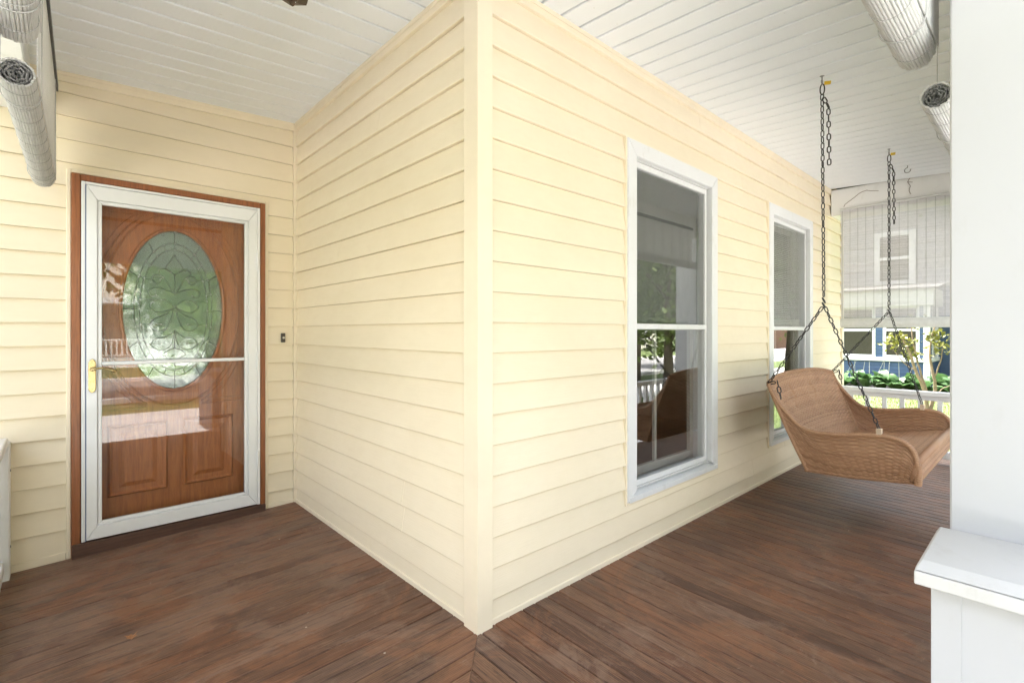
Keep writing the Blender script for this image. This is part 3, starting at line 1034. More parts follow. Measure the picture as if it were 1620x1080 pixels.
# leaded oval: glass plus lead lines
og = MB()
ov = oval(orx, orz, y=YD + .012)
og.add(ov + [(p[0], p[1] + .004, p[2]) for p in ov], [tuple(range(72)), tuple(range(143, 71, -1))] + [(i, (i + 1) % 72, 72 + (i + 1) % 72, 72 + i) for i in range(72)])
glass = recalc(og.build('leaded_pane', 'leaded_glass', door))
lc = MB()
YL = YD + .011
JOINTS = []
def came(pts, r=.0021, closed=False):
    if not closed:
        JOINTS.extend([pts[0], pts[-1]])
    lc.tube([(ox + p[0], YL, oz + p[1]) for p in pts], r, 6, closed=closed)
def ell(rx, rz, a0=0, a1=360, n=48, c=(0, 0)):
    return [(c[0] + rx * math.cos(R(a0 + (a1 - a0) * i / n)), c[1] + rz * math.sin(R(a0 + (a1 - a0) * i / n))) for i in range(n + 1)]
came(ell(.205, .415)[:-1], closed=True)
came(ell(.178, .375)[:-1], closed=True)
for a in (90, 270, 58, 122, 0, 180, 238, 302, 28, 152, 208, 332):
    c, s = math.cos(R(a)), math.sin(R(a))
    came([(.205 * c, .415 * s), (orx * c, orz * s)])
for a in range(0, 360, 15):
    c, s = math.cos(R(a)), math.sin(R(a))
    came([(.178 * c, .375 * s), (.205 * c, .415 * s)], .0016)
for zz in (.19, .06, -.09, -.21):
    hw = .178 * math.sqrt(max(0, 1 - (zz / .375) ** 2))
    came([(-hw, zz), (-.07, zz)], .0016); came([(.07, zz), (hw, zz)], .0016)
def scroll(sx, pts):
    P = [Vector((sx * p[0], p[1])) for p in pts]
    out = []
    for i in range(len(P) - 1):
        a_, b_, c_, d_ = P[max(i - 1, 0)], P[i], P[i + 1], P[min(i + 2, len(P) - 1)]
        for k_ in range(6):
            t = k_ / 6
            out.append(.5 * ((2 * b_) + (c_ - a_) * t + (2 * a_ - 5 * b_ + 4 * c_ - d_) * t * t + (3 * b_ - a_ - 3 * c_ + d_) * t ** 3))
    out.append(P[-1])
    came([(q.x, q.y) for q in out], .0021)
for sx in (-1, 1):
    scroll(sx, [(0, .345), (.025, .30), (.045, .265), (.02, .235), (0, .22)])
    scroll(sx, [(0, .10), (.035, .16), (.06, .20), (.10, .215), (.115, .185), (.09, .16), (.075, .18)])
    scroll(sx, [(.02, .235), (.06, .255), (.085, .235), (.06, .20)])
    scroll(sx, [(0, .10), (.05, .125), (.10, .135), (.135, .11), (.12, .08), (.095, .09)])
    scroll(sx, [(0, .02), (.05, .06), (.10, .055), (.125, .02), (.09, -.015), (.04, -.005), (0, .02)])
    scroll(sx, [(0, .02), (.05, -.03), (.11, -.06), (.12, -.11), (.07, -.13), (.03, -.09), (0, .02)])
    scroll(sx, [(0, -.13), (.05, -.17), (.10, -.18), (.12, -.22), (.07, -.25), (.02, -.22), (0, -.13)])
    scroll(sx, [(0, -.345), (.03, -.30), (.06, -.28), (.03, -.25), (0, -.24)])
came([(0, .22), (0, .10)]); came([(0, -.24), (0, -.13)])
lc.build('lead_came', 'lead_came', glass, smooth=True)
so_ = MB()
for jx, jz in JOINTS:
    so_.tube([(ox + jx, YL + .002, oz + jz), (ox + jx, YL - .0045, oz + jz), (ox + jx, YL - .0062, oz + jz)], [.0050, .0044, .0022], 8)
tag(so_.build('solder_joints', 'solder', glass, smooth=True), kind='stuff')

# doorbell
bl = thing('doorbell', (1.160, 3.633, 1.160), 'small brown doorbell button on the siding right of the front door', 'doorbell')
MB().box(1.147, 1.173, 3.614, 3.636, 1.128, 1.192, .003).build('plate', 'bell_brown', bl)
MB().tube([(1.160, 3.6138, 1.160), (1.160, 3.609, 1.160)], .0075, 14).build('button', 'bell_button', bl)

# ------------------------------------------------------------------ column on the right with its pedestal
pcol = thing('porch_column', (1.81, .03, -.04), 'broad smooth white square porch column at the right edge', 'column')
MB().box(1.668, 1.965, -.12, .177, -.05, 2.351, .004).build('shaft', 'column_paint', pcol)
ped = thing('pedestal', (1.53, -.2, -.05), 'low white boxed pedestal with thick chamfered cap before the right column', 'pedestal')
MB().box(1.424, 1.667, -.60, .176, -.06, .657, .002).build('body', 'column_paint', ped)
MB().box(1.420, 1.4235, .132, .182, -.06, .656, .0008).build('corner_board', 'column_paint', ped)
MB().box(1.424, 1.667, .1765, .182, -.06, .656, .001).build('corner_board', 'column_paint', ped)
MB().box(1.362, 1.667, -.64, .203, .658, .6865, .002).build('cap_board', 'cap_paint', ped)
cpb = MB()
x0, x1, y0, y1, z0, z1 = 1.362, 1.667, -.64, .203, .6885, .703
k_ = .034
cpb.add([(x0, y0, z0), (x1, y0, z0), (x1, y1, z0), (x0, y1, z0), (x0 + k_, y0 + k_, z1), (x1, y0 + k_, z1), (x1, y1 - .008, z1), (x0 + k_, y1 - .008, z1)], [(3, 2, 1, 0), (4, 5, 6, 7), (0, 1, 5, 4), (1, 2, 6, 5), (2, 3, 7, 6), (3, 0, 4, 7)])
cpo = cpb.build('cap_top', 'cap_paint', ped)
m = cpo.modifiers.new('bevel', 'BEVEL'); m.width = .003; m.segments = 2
# matching column beyond the left edge, seen only in the glass
pc2 = thing('porch_column', (-.30, 1.80, -.04), 'white square porch column on the left edge, mirrored in the glass', 'column')
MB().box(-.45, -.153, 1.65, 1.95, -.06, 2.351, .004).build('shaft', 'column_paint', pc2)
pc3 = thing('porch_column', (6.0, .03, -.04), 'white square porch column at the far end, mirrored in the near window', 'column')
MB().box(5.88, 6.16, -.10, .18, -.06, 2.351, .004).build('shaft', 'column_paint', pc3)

# ------------------------------------------------------------------ railings
def rail_y(name, x, y0, y1, zt, zb, label, post_at=None, spacing=.140, first=None):
    t = thing(name, (x, (y0 + y1) / 2, zb), label, 'railing')
    MB().box(x - .045, x + .045, y0, y1, zt - .045, zt, .006).build('top_rail', 'rail_white', t)
    MB().box(x - .020, x + .020, y0, y1, zt - .085, zt - .0455, .003).build('top_rail', 'rail_white', t)
    MB().box(x - .030, x + .030, y0, y1, zb, zb + .065, .005).build('bottom_rail', 'rail_white', t)
    me = None
    y = first if first is not None else y0 + spacing
    while y < y1 - .04:
        if me is None:
            o = MB().box(-.019, .019, -.019, .019, zb + .0655, zt - .0855, .002).build('baluster', 'rail_white', t, local=True)
            me = o.data
            o.matrix_basis = Matrix.Translation(Vector((x, y, 0)) - org(t))
        else:
            inst(me, 'baluster', t, Matrix.Translation((x, y, 0)))
        y += spacing
    return t
rail_y('porch_railing', 6.05, .181, 1.545, .640, .030, 'white railing with square balusters across the far end behind the swing', first=.430)
lr = rail_y('porch_railing', -.225, 1.951, 3.532, .672, -.010, 'white railing running into the wall left of the front door')
MB().box(-.272, -.176, 3.533, 3.626, -.055, .640, .004).build('post', 'rail_white', lr)
for zz in (.50, .115):
    MB().tube([(-.1755, 3.57, zz), (-.172, 3.57, zz)], .006, 8).build('screw', 'hook_steel', lr)
# front railing of the right leg (mirrored in the windows)
fr_t = thing('porch_railing', (4.0, .06, -.02), 'white front railing behind the swing seat, mirrored in the windows', 'railing')
MB().box(1.967, 5.878, .01, .10, .60, .645, .006).build('top_rail', 'rail_white', fr_t)
MB().box(1.967, 5.878, .03, .09, .02, .085, .005).build('bottom_rail', 'rail_white', fr_t)
me = None
x = 2.08
while x < 5.85:
    if me is None:
        o = MB().box(-.019, .019, -.019, .019, .0855, .5995, .002).build('baluster', 'rail_white', fr_t, local=True)
        me = o.data
        o.matrix_basis = Matrix.Translation(Vector((x, .058, 0)) - org(fr_t))
    else:
        inst(me, 'baluster', fr_t, Matrix.Translation((x, .058, 0)))
    x += .13

# ------------------------------------------------------------------ bamboo roll-up blinds
def rolled_blind(p0, p1, zroll, zhead, inward, label, r=.041, group='rolled blinds along the porch edge'):
    p0, p1 = Vector((*p0, zroll)), Vector((*p1, zroll))
    ax = (p1 - p0); L = ax.length; ax.normalize()
    n = Vector((*inward, 0)); n = (n - ax * n.dot(ax)).normalized()
    upv = Vector((0, 0, 1))
    mid = (p0 + p1) / 2
    t = thing('bamboo_blind', mid, label, 'blind', group)
    head = math.atan2(ax.y, ax.x)
    # outer sticks
    N = 34
    w = 2 * pi * r / N
    sm_ = bpy.data.meshes.new('slat')
    prof = [(-w * .47, -.003), (-w * .44, .0008), (-w * .2, .0027), (w * .2, .0027), (w * .44, .0008), (w * .47, -.003)]
    m_ = len(prof)
    vs_ = [(-L / 2, a, b) for a, b in prof] + [(L / 2, a, b) for a, b in prof]
    fs_ = [tuple(range(m_))[::-1], tuple(range(m_, 2 * m_))] + [(i, (i + 1) % m_, m_ + (i + 1) % m_, m_ + i) for i in range(m_)]
    sm_.from_pydata(vs_, [], fs_)
    sm_.materials.append(M['bamboo_white'])
    for i in range(N):
        a = 2 * pi * i / N
        rr = r + random.uniform(-.0006, .0006)
        jit = random.uniform(-.006, .006)
        mt = Matrix.Translation(mid + ax * jit) @ Matrix.Rotation(head, 4, 'Z') @ Matrix.Rotation(a, 4, 'X') @ Matrix.Translation((0, 0, rr))
        inst(sm_, 'slat', t, mt)
    # spiral of the rolled sheet inside
    cb_ = MB()
    turns, steps = 6, 44
    vs_, fs_ = [], []
    b = n.cross(upv) * 0
    for i in range(turns * steps + 1):
        th = 2 * pi * i / steps
        rr = .006 + (r - .010) * i / (turns * steps)
        wob = .0012 * (1 if i % 2 else -1) + .0022 * math.sin(th * 3.3 + i * .02)
        d = n * math.cos(th) + upv * math.sin(th)
        off = random.uniform(0, .010)
        for q in (rr + wob - .0016, rr + wob + .0016):
            vs_ += [(p0 + d * q + ax * (off + .002))[:], (p1 + d * q - ax * (off + .002))[:]]
    for i in range(turns * steps):
        a_ = 4 * i
        fs_ += [(a_, a_ + 1, a_ + 5, a_ + 4), (a_ + 2, a_ + 6, a_ + 7, a_ + 3), (a_, a_ + 4, a_ + 6, a_ + 2), (a_ + 1, a_ + 3, a_ + 7, a_ + 5)]
    cb_.add(vs_, fs_)
    tag(cb_.build('rolled_core', 'bamboo_core', t), kind='stuff')
    # stitching cords round the roll
    sc_ = MB()
    k = max(3, int(L / .13))
    for i in range(k):
        c = p0 + ax * (L * (i + .5) / k)
        sc_.tube([c + (n * math.cos(2 * pi * j / 20) + upv * math.sin(2 * pi * j / 20)) * (r + .0034) for j in range(20)], .0011, 4, closed=True)
    tag(sc_.build('stitching', 'cord', t), kind='stuff')
    # the sheet hanging from the head rail to the roll
    sh_ = MB()
    s0 = p0 + n * (r + .006); s1 = p1 + n * (r + .006)
    pitch = .0105
    z = zroll
    while z < zhead - .012:
        o1, o2 = n * .0016, Vector((0, 0, pitch * .88))
        for_a, for_b = Vector((s0.x, s0.y, z)), Vector((s1.x, s1.y, z))
        sh_.hexa([(for_a - o1)[:], (for_b - o1)[:], (for_b + o1)[:], (for_a + o1)[:], (for_a - o1 + o2)[:], (for_b - o1 + o2)[:], (for_b + o1 + o2)[:], (for_a + o1 + o2)[:]])
        z += pitch
    tag(sh_.build('slat_sheet', 'bamboo_white', t), kind='stuff')
    hr = MB()
    for_a, for_b = Vector((s0.x, s0.y, zhead - .012)), Vector((s1.x, s1.y, zhead - .012))
    o1, o2 = n * .010, Vector((0, 0, .034))
    hr.hexa([(for_a - o1)[:], (for_b - o1)[:], (for_b + o1)[:], (for_a + o1)[:], (for_a - o1 + o2)[:], (for_b - o1 + o2)[:], (for_b + o1 + o2)[:], (for_a + o1 + o2)[:]])
    hr.build('head_rail', 'black_rail', t)
    # cord loops that hold the roll up
    for u in (.12, .88):
        c = p0 + ax * (L * u)
        lp = []
        for j in range(15):
            a = pi * (1 + j / 14)
            lp.append(c + n * ((r + .008) * math.cos(a)) + upv * ((r + .006) * math.sin(a)))
        top = Vector((0, 0, zhead - zroll - .01))
        MB().tube([c - n * (r + .006) * 1.0 + top] + lp + [c + n * (r + .010) + top], .0016, 5).build('lift_cord', 'cord', t)
    return t
rolled_blind((.05, .264), (1.815, .264), 1.995, 2.44, (0, -1), 'rolled white bamboo blind cut off by the top edge at upper right')
rolled_blind((2.18, .266), (5.70, .266), 1.995, 2.44, (0, -1), 'rolled white bamboo blind with its coiled end beside the white column')
rolled_blind((-.078, .30), (-.078, 1.80), 1.985, 2.46, (1, 0), 'rolled white bamboo blind cut off by the top left corner')
rolled_blind((-.092, 2.12), (-.052, 3.50), 1.985, 2.46, (1, 0), 'rolled white bamboo blind with its coiled end pointing at us, upper left')

# the blind let down across the far end
eb = thing('bamboo_blind', (5.90, .85, 1.30), 'white bamboo blind let down over the far porch opening', 'blind')
ebm = MB()
z = 1.345
while z < 2.43:
    y0_, y1_ = .215 + random.uniform(-.004, .004), 1.462 + random.uniform(-.006, .006)
    hgt = random.uniform(.0057, .0066)
    sag = random.uniform(-.0006, .0006)
    ebm.hexa([(5.888, y0_, z), (5.891, y0_, z), (5.891, y1_, z + sag), (5.888, y1_, z + sag), (5.888, y0_, z + hgt), (5.891, y0_, z + hgt), (5.891, y1_, z + sag + hgt), (5.888, y1_, z + sag + hgt)])
    z += .0078
tag(ebm.build('slat_sheet', 'bamboo_sheet', eb), kind='stuff')
stc = MB()
yy = .26
while yy < 1.46:
    stc.box(5.8862, 5.8876, yy - .0016, yy + .0016, 1.30, 2.43)
    yy += .066
tag(stc.build('stitching', 'cord', eb), kind='stuff')
MB().box(5.880, 5.8995, .21, 1.467, 2.430, 2.455, .003).build('head_rail', 'storm_grey', eb)
rl = MB()
prof = []
for k in range(28):
    a = 2 * pi * k / 28
    prof.append((5.905 + (.048 + .0012 * (k % 2)) * math.cos(a), .215, 1.292 + (.048 + .0012 * (k % 2)) * math.sin(a)))
rl.prism(prof, (0, 1.247, 0))
recalc(rl.build('roll', 'bamboo_white', eb))
cd = MB()
cd.tube([(5.884, 1.05, 2.44), (5.883, 1.055, 2.0), (5.884, 1.06, 1.40)], .0018, 5)
cd.lathe([(.001, .03), (.006, .02), (.009, 0), (.005, -.008), (.001, -.009)], (5.884, 1.06, 1.385), 10)
cd.build('pull_cord', 'cord', eb)

# ------------------------------------------------------------------ wicker porch swing
swing = thing('porch_swing', (4.075, .80, .34), 'tan wicker porch swing hung on dark chains beside the far window', 'swing')
SX0, SX1 = 3.40, 4.75
def catmull(P, per=8):
    P = [Vector(p) for p in P]
    out = []
    for i in range(len(P) - 1):
        a_, b_, c_, d_ = P[max(i - 1, 0)], P[i], P[i + 1], P[min(i + 2, len(P) - 1)]
        for k_ in range(per):
            t = k_ / per
            out.append(.5 * ((2 * b_) + (c_ - a_) * t + (2 * a_ - 5 * b_ + 4 * c_ - d_) * t * t + (3 * b_ - a_ - 3 * c_ + d_) * t ** 3))
    out.append(P[-1])
    return out
def sampler(P):
    ln = [0]
    for i in range(1, len(P)):
        ln.append(ln[-1] + (P[i] - P[i - 1]).length)
    T = ln[-1]
    def f(u):
        s = u * T
        for i in range(1, len(P)):
            if ln[i] >= s or i == len(P) - 1:
                d = ln[i] - ln[i - 1]
                return P[i - 1].lerp(P[i], 0 if d == 0 else min(1, max(0, (s - ln[i - 1]) / d)))
    return f, T
def woven(name, pos, lu, lv, parent, amp=.0062, su=.030, sv=.0118, out=None, motif=None, flip=False):
    nu, nv = max(2, round(lu / su)), max(2, round(lv / sv))
    gu, gv = nu * 4, nv * 3
    P = [[pos(i / gu, j / gv) for i in range(gu + 1)] for j in range(gv + 1)]
    vs_, uv = [], []
    for j in range(gv + 1):
        for i in range(gu + 1):
            du = P[j][min(i + 1, gu)] - P[j][max(i - 1, 0)]
            dv = P[min(j + 1, gv)][i] - P[max(j - 1, 0)][i]
            nn_ = du.cross(dv)
            if nn_.length > 1e-9: nn_.normalize()
            U, V = nu * i / gu, nv * (j + .5) / gv
            a = amp
            if motif and motif(i / gu, j / gv):
                a = amp * 2.4
                d = -amp * 1.3 + amp * math.sin(pi * U * 2) * math.sin(pi * V * .5)
            else:
                d = a * math.sin(pi * U) * (1 if int(V) % 2 else -1) * abs(math.sin(pi * (V % 1)))
            vs_.append((P[j][i] + nn_ * d)[:])
            uv.append((i / gu * lu, j / gv * lv))
    fs_ = [(j * (gu + 1) + i, j * (gu + 1) + i + 1, (j + 1) * (gu + 1) + i + 1, (j + 1) * (gu + 1) + i) for j in range(gv) for i in range(gu)]
    o = MB().add(vs_, fs_).build(name, 'wicker', parent, smooth=True, uv=uv)
    so = o.modifiers.new('solid', 'SOLIDIFY'); so.thickness = .007; so.offset = 0
    return o
side_bot = [Vector((0, 1.03, .345)), Vector((0, .80, .352)), Vector((0, .505, .383))]
side_top = catmull([(0, 1.245, .862), (0, 1.214, .792), (0, 1.137, .688), (0, 1.03, .600), (0, .88, .592), (0, .70, .615), (0, .58, .612), (0, .515, .570), (0, .492, .500), (0, .490, .470)])
fb, lb = sampler(side_bot)
ft, lt = sampler(side_top)
def side_pos(xs, bulge):
    def pos(u, v):
        b_, t_ = fb(u), ft(u)
        p = b_.lerp(t_, v)
        return Vector((xs + bulge * (.035 * v + .02 * math.sin(pi * v)), p.y, p.z))
    return pos
woven('arm_panel', side_pos(SX0 + .03, -1), .62, .28, swing)
woven('arm_panel', side_pos(SX1 - .03, 1), .62, .28, swing)
def back_top(u):
    x = SX0 - .005 + (SX1 - SX0 + .01) * u
    e_ = abs(2 * u - 1)
    return Vector((x, 1.245 + .045 * (1 - e_ ** 2), .865 + .042 * (1 - e_ ** 3.0)))
def back_pos(u, v):
    t_ = back_top(u)
    b_ = Vector((SX0 + .03 + (SX1 - SX0 - .06) * u, 1.03 + .015 * (1 - (2 * u - 1) ** 2), .345))
    p = b_.lerp(t_, v)
    p.y += .030 * math.sin(pi * v) * (1 - (2 * u - 1) ** 4)
    return p
def motif(u, v):
    for cu in (.30, .62):
        if abs(u - cu) / .060 + abs(v - .72) / .15 < 1: return True
    return False
woven('backrest', back_pos, 1.36, .56, swing, motif=motif)
def seat_pos(u, v):
    x = SX0 + .035 + (SX1 - SX0 - .07) * u
    y_ = .515 + (1.055 - .515) * v
    return Vector((x, y_, .492 - .075 * v - .012 * math.sin(pi * v)))
woven('seat', seat_pos, 1.28, .55, swing, amp=.003)
def apron_pos(u, v):
    x = SX0 + .03 + (SX1 - SX0 - .06) * u
    return Vector((x, .500 - .006 * math.sin(pi * v), .388 + (.492 - .388) * v))
woven('apron', apron_pos, 1.3, .11, swing, amp=.0022)
def braid(name, path, r, parent, pitch=.013):
    fsm, T = sampler(path)
    n_ = int(T / .0032)
    pts = [fsm(i / n_) for i in range(n_ + 1)]
    k = 2 * pi * (T / n_) / pitch
    o = MB().tube(pts, r, 16, rf=lambda i, a: 1 + .09 * math.sin(2 * a + k * i)).build(name, 'wicker', parent, smooth=True,)
    me = o.data
    ul = me.uv_layers.new(name='UVMap')
    for lp in me.loops:
        q = lp.vertex_index
        ul.data[lp.index].uv = ((q // 16) * .02, (q % 16) * .004)
    return o
for xs, b_ in ((SX0 + .03, -1), (SX1 - .03, 1)):
    braid('arm_rim', [side_pos(xs, b_)(i / 60, 1.0) + Vector((b_ * .003, 0, .002)) for i in range(61)], .0130, swing)
    braid('bottom_rim', [side_pos(xs, b_)(i / 30, 0.0) for i in range(31)], .011, swing)
    braid('front_rim', [Vector((xs + b_ * .015, .492, .375)), Vector((xs + b_ * .02, .490, .43)), Vector((xs + b_ * .035, .490, .49))], .019, swing)
    braid('back_rim', [side_pos(xs, b_)(0.0, i / 20) for i in range(21)], .012, swing)
braid('top_rim', [back_top(i / 50) + Vector((0, 0, .004)) for i in range(51)], .0125, swing)
MB().tube([(SX0 + .03, .498, .494), (SX1 - .03, .498, .494)], .021, 14).build('front_bar', 'wicker', swing, smooth=True)
MB().tube([(SX0 + .03, .500, .386), (SX1 - .03, .500, .386)], .014, 12).build('front_bar', 'wicker', swing, smooth=True)
MB().tube([(SX0 + .03, 1.035, .345), (SX1 - .03, 1.035, .345)], .014, 12).build('rear_bar', 'wicker', swing, smooth=True)
for xx in (3.75, 4.075, 4.40):
    MB().box(xx - .02, xx + .02, .52, 1.03, .352, .375, .003).build('slat_support', 'wicker', swing)
for xs in (SX0 - .004, SX1 + .004):
    bk_ = MB(); bk_.box(xs - .014, xs + .014, .645, .672, .618, .660, .003)
    bk_.build('chain_bracket', 'bracket', swing)

# chains of welded links
def link_mesh(length, width, wire):
    pts = []
    h, w_ = length / 2 - wire, width / 2 - wire / 2
    for i in range(9):
        a = pi * i / 8
        pts.append((w_ * math.cos(a), 0, h - w_ + w_ * math.sin(a)))
    for i in range(9):
        a = pi + pi * i / 8
        pts.append((w_ * math.cos(a), 0, -(h - w_) + w_ * math.sin(a)))
    mb = MB().tube(pts, wire / 2, 6, closed=True)
    me = bpy.data.meshes.new('chain_link')
    me.from_pydata(mb.v, [], mb.f)
    me.materials.append(M['chain_steel'])
    me.shade_smooth()
    return me
LK = link_mesh(.0435, .0215, .0060)
PITCH = .0335
def chain(parent, path, start=0):
    fsm, T = sampler([Vector(p) for p in path])
    n_ = int(T / PITCH)
    for i in range(n_):
        u = (i + .5) / n_
        c = fsm(u)
        t_ = (fsm(min(1, u + .02)) - fsm(max(0, u - .02))).normalized()
        q = t_.to_track_quat('Z', 'Y').to_matrix().to_4x4()
        tw = R(90 * ((i + start) % 2) + 32 + random.uniform(-14, 14))
        inst(LK, 'chain_link', parent, Matrix.Translation(c) @ q @ Matrix.Rotation(tw, 4, 'Z') @ Matrix.Scale(T / n_ / PITCH, 4))
hooks = [((3.172, .878, 2.637), (3.283, .900, 1.372), (3.397, 1.245, .868), (3.396, .658, .655), .33),
         ((4.826, .872, 2.637), (4.768, .862, 1.377), (4.755, 1.245, .868), (4.754, .658, .655), .42)]
for hk, ring, rear, front, spare in hooks:
    H, Rg = Vector(hk), Vector(ring)
    cm = MB()
    # eye screw, snap hook and the ring where the chain forks
    cm.lathe([(.001, .006), (.012, .004), (.012, 0), (.004, -.003), (.0035, -.022)], hk, 12)
    cm.tube([H + Vector((.012 * math.cos(a), 0, -.033 + .012 * math.sin(a))) for a in [2 * pi * i / 16 for i in range(16)]], .003, 6, closed=True)
    ch_ = cm.build('chain', 'hook_steel', swing, smooth=True)
    sh = MB()
    sh.tube([H + Vector((.004, .011 * math.cos(a), -.073 + .030 * math.sin(a))) for a in [2 * pi * i / 18 for i in range(18)]], .0034, 6, closed=True)
    sh.build('snap_hook', 'chain_steel', ch_, smooth=True)
    rgm = MB()
    for dz in (.012, -.016):
        rgm.tube([Rg + Vector((.009 * math.cos(a), .009 * math.sin(a) * .8, dz + .015 * math.sin(a))) for a in [2 * pi * i / 16 for i in range(16)]], .0036, 6, closed=True)
    rgm.build('ring', 'chain_steel', ch_, smooth=True)
    top = H + Vector((0, 0, -.100))
    chain(ch_, [top, Rg + Vector((0, 0, .03))])
    sp0 = top + Vector((.004, -.004, -.02))
    chain(ch_, [sp0, sp0 + Vector((.022, -.020, -.05)), sp0 + Vector((.026, -.023, -.05 - spare))], 1)
    chain(ch_, [Rg + Vector((0, .006, -.026)), Vector(rear)])
    chain(ch_, [Rg + Vector((0, -.006, -.026)), Vector(front)], 1)
    chain(ch_, [Vector(rear), Vector(rear) + Vector((.010, -.050, .012)), Vector(rear) + Vector((.030, -.065, -.10))], 1)
    tg = MB()
    tg.hexa([(hk[0] + .006, hk[1] - .008, hk[2] - .050), (hk[0] + .036, hk[1] - .033, hk[2] - .044), (hk[0] + .037, hk[1] - .032, hk[2] - .044), (hk[0] + .007, hk[1] - .007, hk[2] - .050), (hk[0] + .008, hk[1] - .010, hk[2] - .030), (hk[0] + .038, hk[1] - .035, hk[2] - .024), (hk[0] + .039, hk[1] - .034, hk[2] - .024), (hk[0] + .009, hk[1] - .009, hk[2] - .030)])
    tg.build('tag', 'tag_yellow', ch_)

# ------------------------------------------------------------------ small things on the ceiling and beam
hc = Vector((5.42, .850, 2.637))
ho = thing('ceiling_hook', hc, 'small open metal hook screwed into the ceiling past the swing', 'hook')
pts = [hc + Vector((0, 0, 0)), hc + Vector((0, 0, -.018))] + [hc + Vector((.006 * math.sin(a), .022 * math.sin(a), -.040 + .022 * math.cos(a))) for a in [R(q) for q in range(10, 281, 18)]]
MB().tube(pts, .0032, 7).build('hook', 'hook_steel', ho, smooth=True)
vn = thing('dried_vine', (5.90, .95, 2.50), 'thin brown dried vine stems clinging to the white end beam', 'vine')
def vine(pts):
    P = catmull([(5.9015, a, b) for a, b in pts], 6)
    MB().tube([(p.x - random.uniform(0, .003), p.y + random.uniform(-.002, .002), p.z) for p in P], .0022, 5).build('stem', 'vine', vn)
vine([(1.44, 2.47), (1.42, 2.50), (1.36, 2.54), (1.30, 2.585), (1.24, 2.60)])
vine([(1.25, 2.60), (1.20, 2.585), (1.15, 2.575)])
vine([(.905, 2.645), (.925, 2.61), (.905, 2.57), (.915, 2.53), (.900, 2.49)])
vine([(.925, 2.61), (.89, 2.60)])
lamp = thing('ceiling_lamp', (.612, 1.815, 2.62), 'dark bronze ceiling lantern whose tip shows at the top edge', 'lamp')
c = (.612, 1.815, 0)
MB().lathe([(.001, 2.640), (.075, 2.640), (.075, 2.622), (.04, 2.605), (.012, 2.60), (.012, 2.56), (.03, 2.55), (.001, 2.548)], c, 20).build('canopy', 'lamp_bronze', lamp, smooth=False)
lm = MB()
def hexring(r_, z_):
    return [(c[0] + r_ * math.cos(pi / 3 * i + .3), c[1] + r_ * math.sin(pi / 3 * i + .3), z_) for i in range(6)]
rr = [hexring(.03, 2.548), hexring(.085, 2.515), hexring(.085, 2.505)]
for k in range(2):
    lm.add(rr[k] + rr[k + 1], [(i, (i + 1) % 6, 6 + (i + 1) % 6, 6 + i) for i in range(6)])
lm.build('lantern_roof', 'lamp_bronze', lamp)
lg = MB(); lg.add(hexring(.078, 2.504) + hexring(.052, 2.393), [(i, (i + 1) % 6, 6 + (i + 1) % 6, 6 + i) for i in range(6)])
lg.build('lantern_glass', 'far_glass', lamp)
lb_ = MB()
q1_, q2_ = hexring(.082, 2.504), hexring(.055, 2.392)
for i in range(6):
    lb_.tube([q1_[i], q2_[i]], .005, 6)
lb_.build('lantern_bar', 'lamp_bronze', lamp)
bs = MB()
rr = [hexring(.056, 2.392), hexring(.058, 2.384), hexring(.020, 2.370), hexring(.012, 2.364)]
for k in range(3):
    bs.add(rr[k] + rr[k + 1], [(i, (i + 1) % 6, 6 + (i + 1) % 6, 6 + i) for i in range(6)])
bs.build('lantern_base', 'lamp_bronze', lamp)
MB().lathe([(.010, .012), (.009, .004), (.012, 0), (.006, -.008), (.001, -.012)], (c[0], c[1], 2.360), 12).build('finial', 'lamp_bronze', lamp, smooth=True)
# dry leaf on the boards
lf = MB()
lc0 = Vector((.218, 2.495, -.0275))
shape = [(0, -.022), (.006, -.010), (.020, -.012), (.012, .0), (.022, .010), (.008, .010), (.002, .026), (-.006, .011), (-.020, .012), (-.012, .0), (-.018, -.012), (-.006, -.010)]
bot = [lc0 + Vector((a, b, .004 + .010 * abs(a) / .02 + random.uniform(0, .004))) for a, b in shape]
lf.add([p[:] for p in bot] + [(lc0 + Vector((0, 0, .003)))[:]], [(i, (i + 1) % 12, 12) for i in range(12)])
lo = lf.build('dry_leaf', 'dry_leaf')
tag(lo, 'small curled orange brown dry leaf on the floor before the door', 'leaf')
m = lo.modifiers.new('solid', 'SOLIDIFY'); m.thickness = .0008

# ------------------------------------------------------------------ neighbouring blue house
nb = thing('neighbour_house', (17.0, 4.0, GROUND), 'blue sided neighbouring house with white trim, seen beyond the far porch end', 'house')
def lap(mb, face, a0, a1, z0, z1, ch=.105, lip=.018):
    # stepped lap wall. face: ('x', plane) faces -x, ('y', plane) faces -y
    z = z0
    while z < z1 - 1e-4:
        zt = min(z + ch, z1)
        if face[0] == 'x':
            X = face[1]
            pr = [(X, a0, z), (X - lip, a0, z), (X - .003, a0, zt), (X, a0, zt)]
            mb.prism(pr, (0, a1 - a0, 0))
        else:
            Y = face[1]
            pr = [(a0, Y, z), (a0, Y - lip, z), (a0, Y - .003, zt), (a0, Y, zt)]
            mb.prism(pr, (a1 - a0, 0, 0))
        z = zt
NX = 17.0
w = MB(); lap(w, ('x', NX), 2.33, 7.5, GROUND + .2, .39)
recalc(w.build('wall', 'blue_siding', nb))
for p0_, p1_ in ((3.215, 3.375), (2.33, 2.42), (4.20, 4.36)):
    w = MB(); lap(w, ('x', NX), p0_, p1_, .50, 1.9)
    recalc(w.build('wall', 'blue_siding', nb))
w = MB(); lap(w, ('y', 2.20), 17.1, 18.48, GROUND + .2, .39); lap(w, ('y', 2.20), 17.1, 17.25, .5, 1.9); lap(w, ('y', 2.20), 18.2, 18.48, .5, 1.9)
recalc(w.build('wall', 'blue_siding', nb))
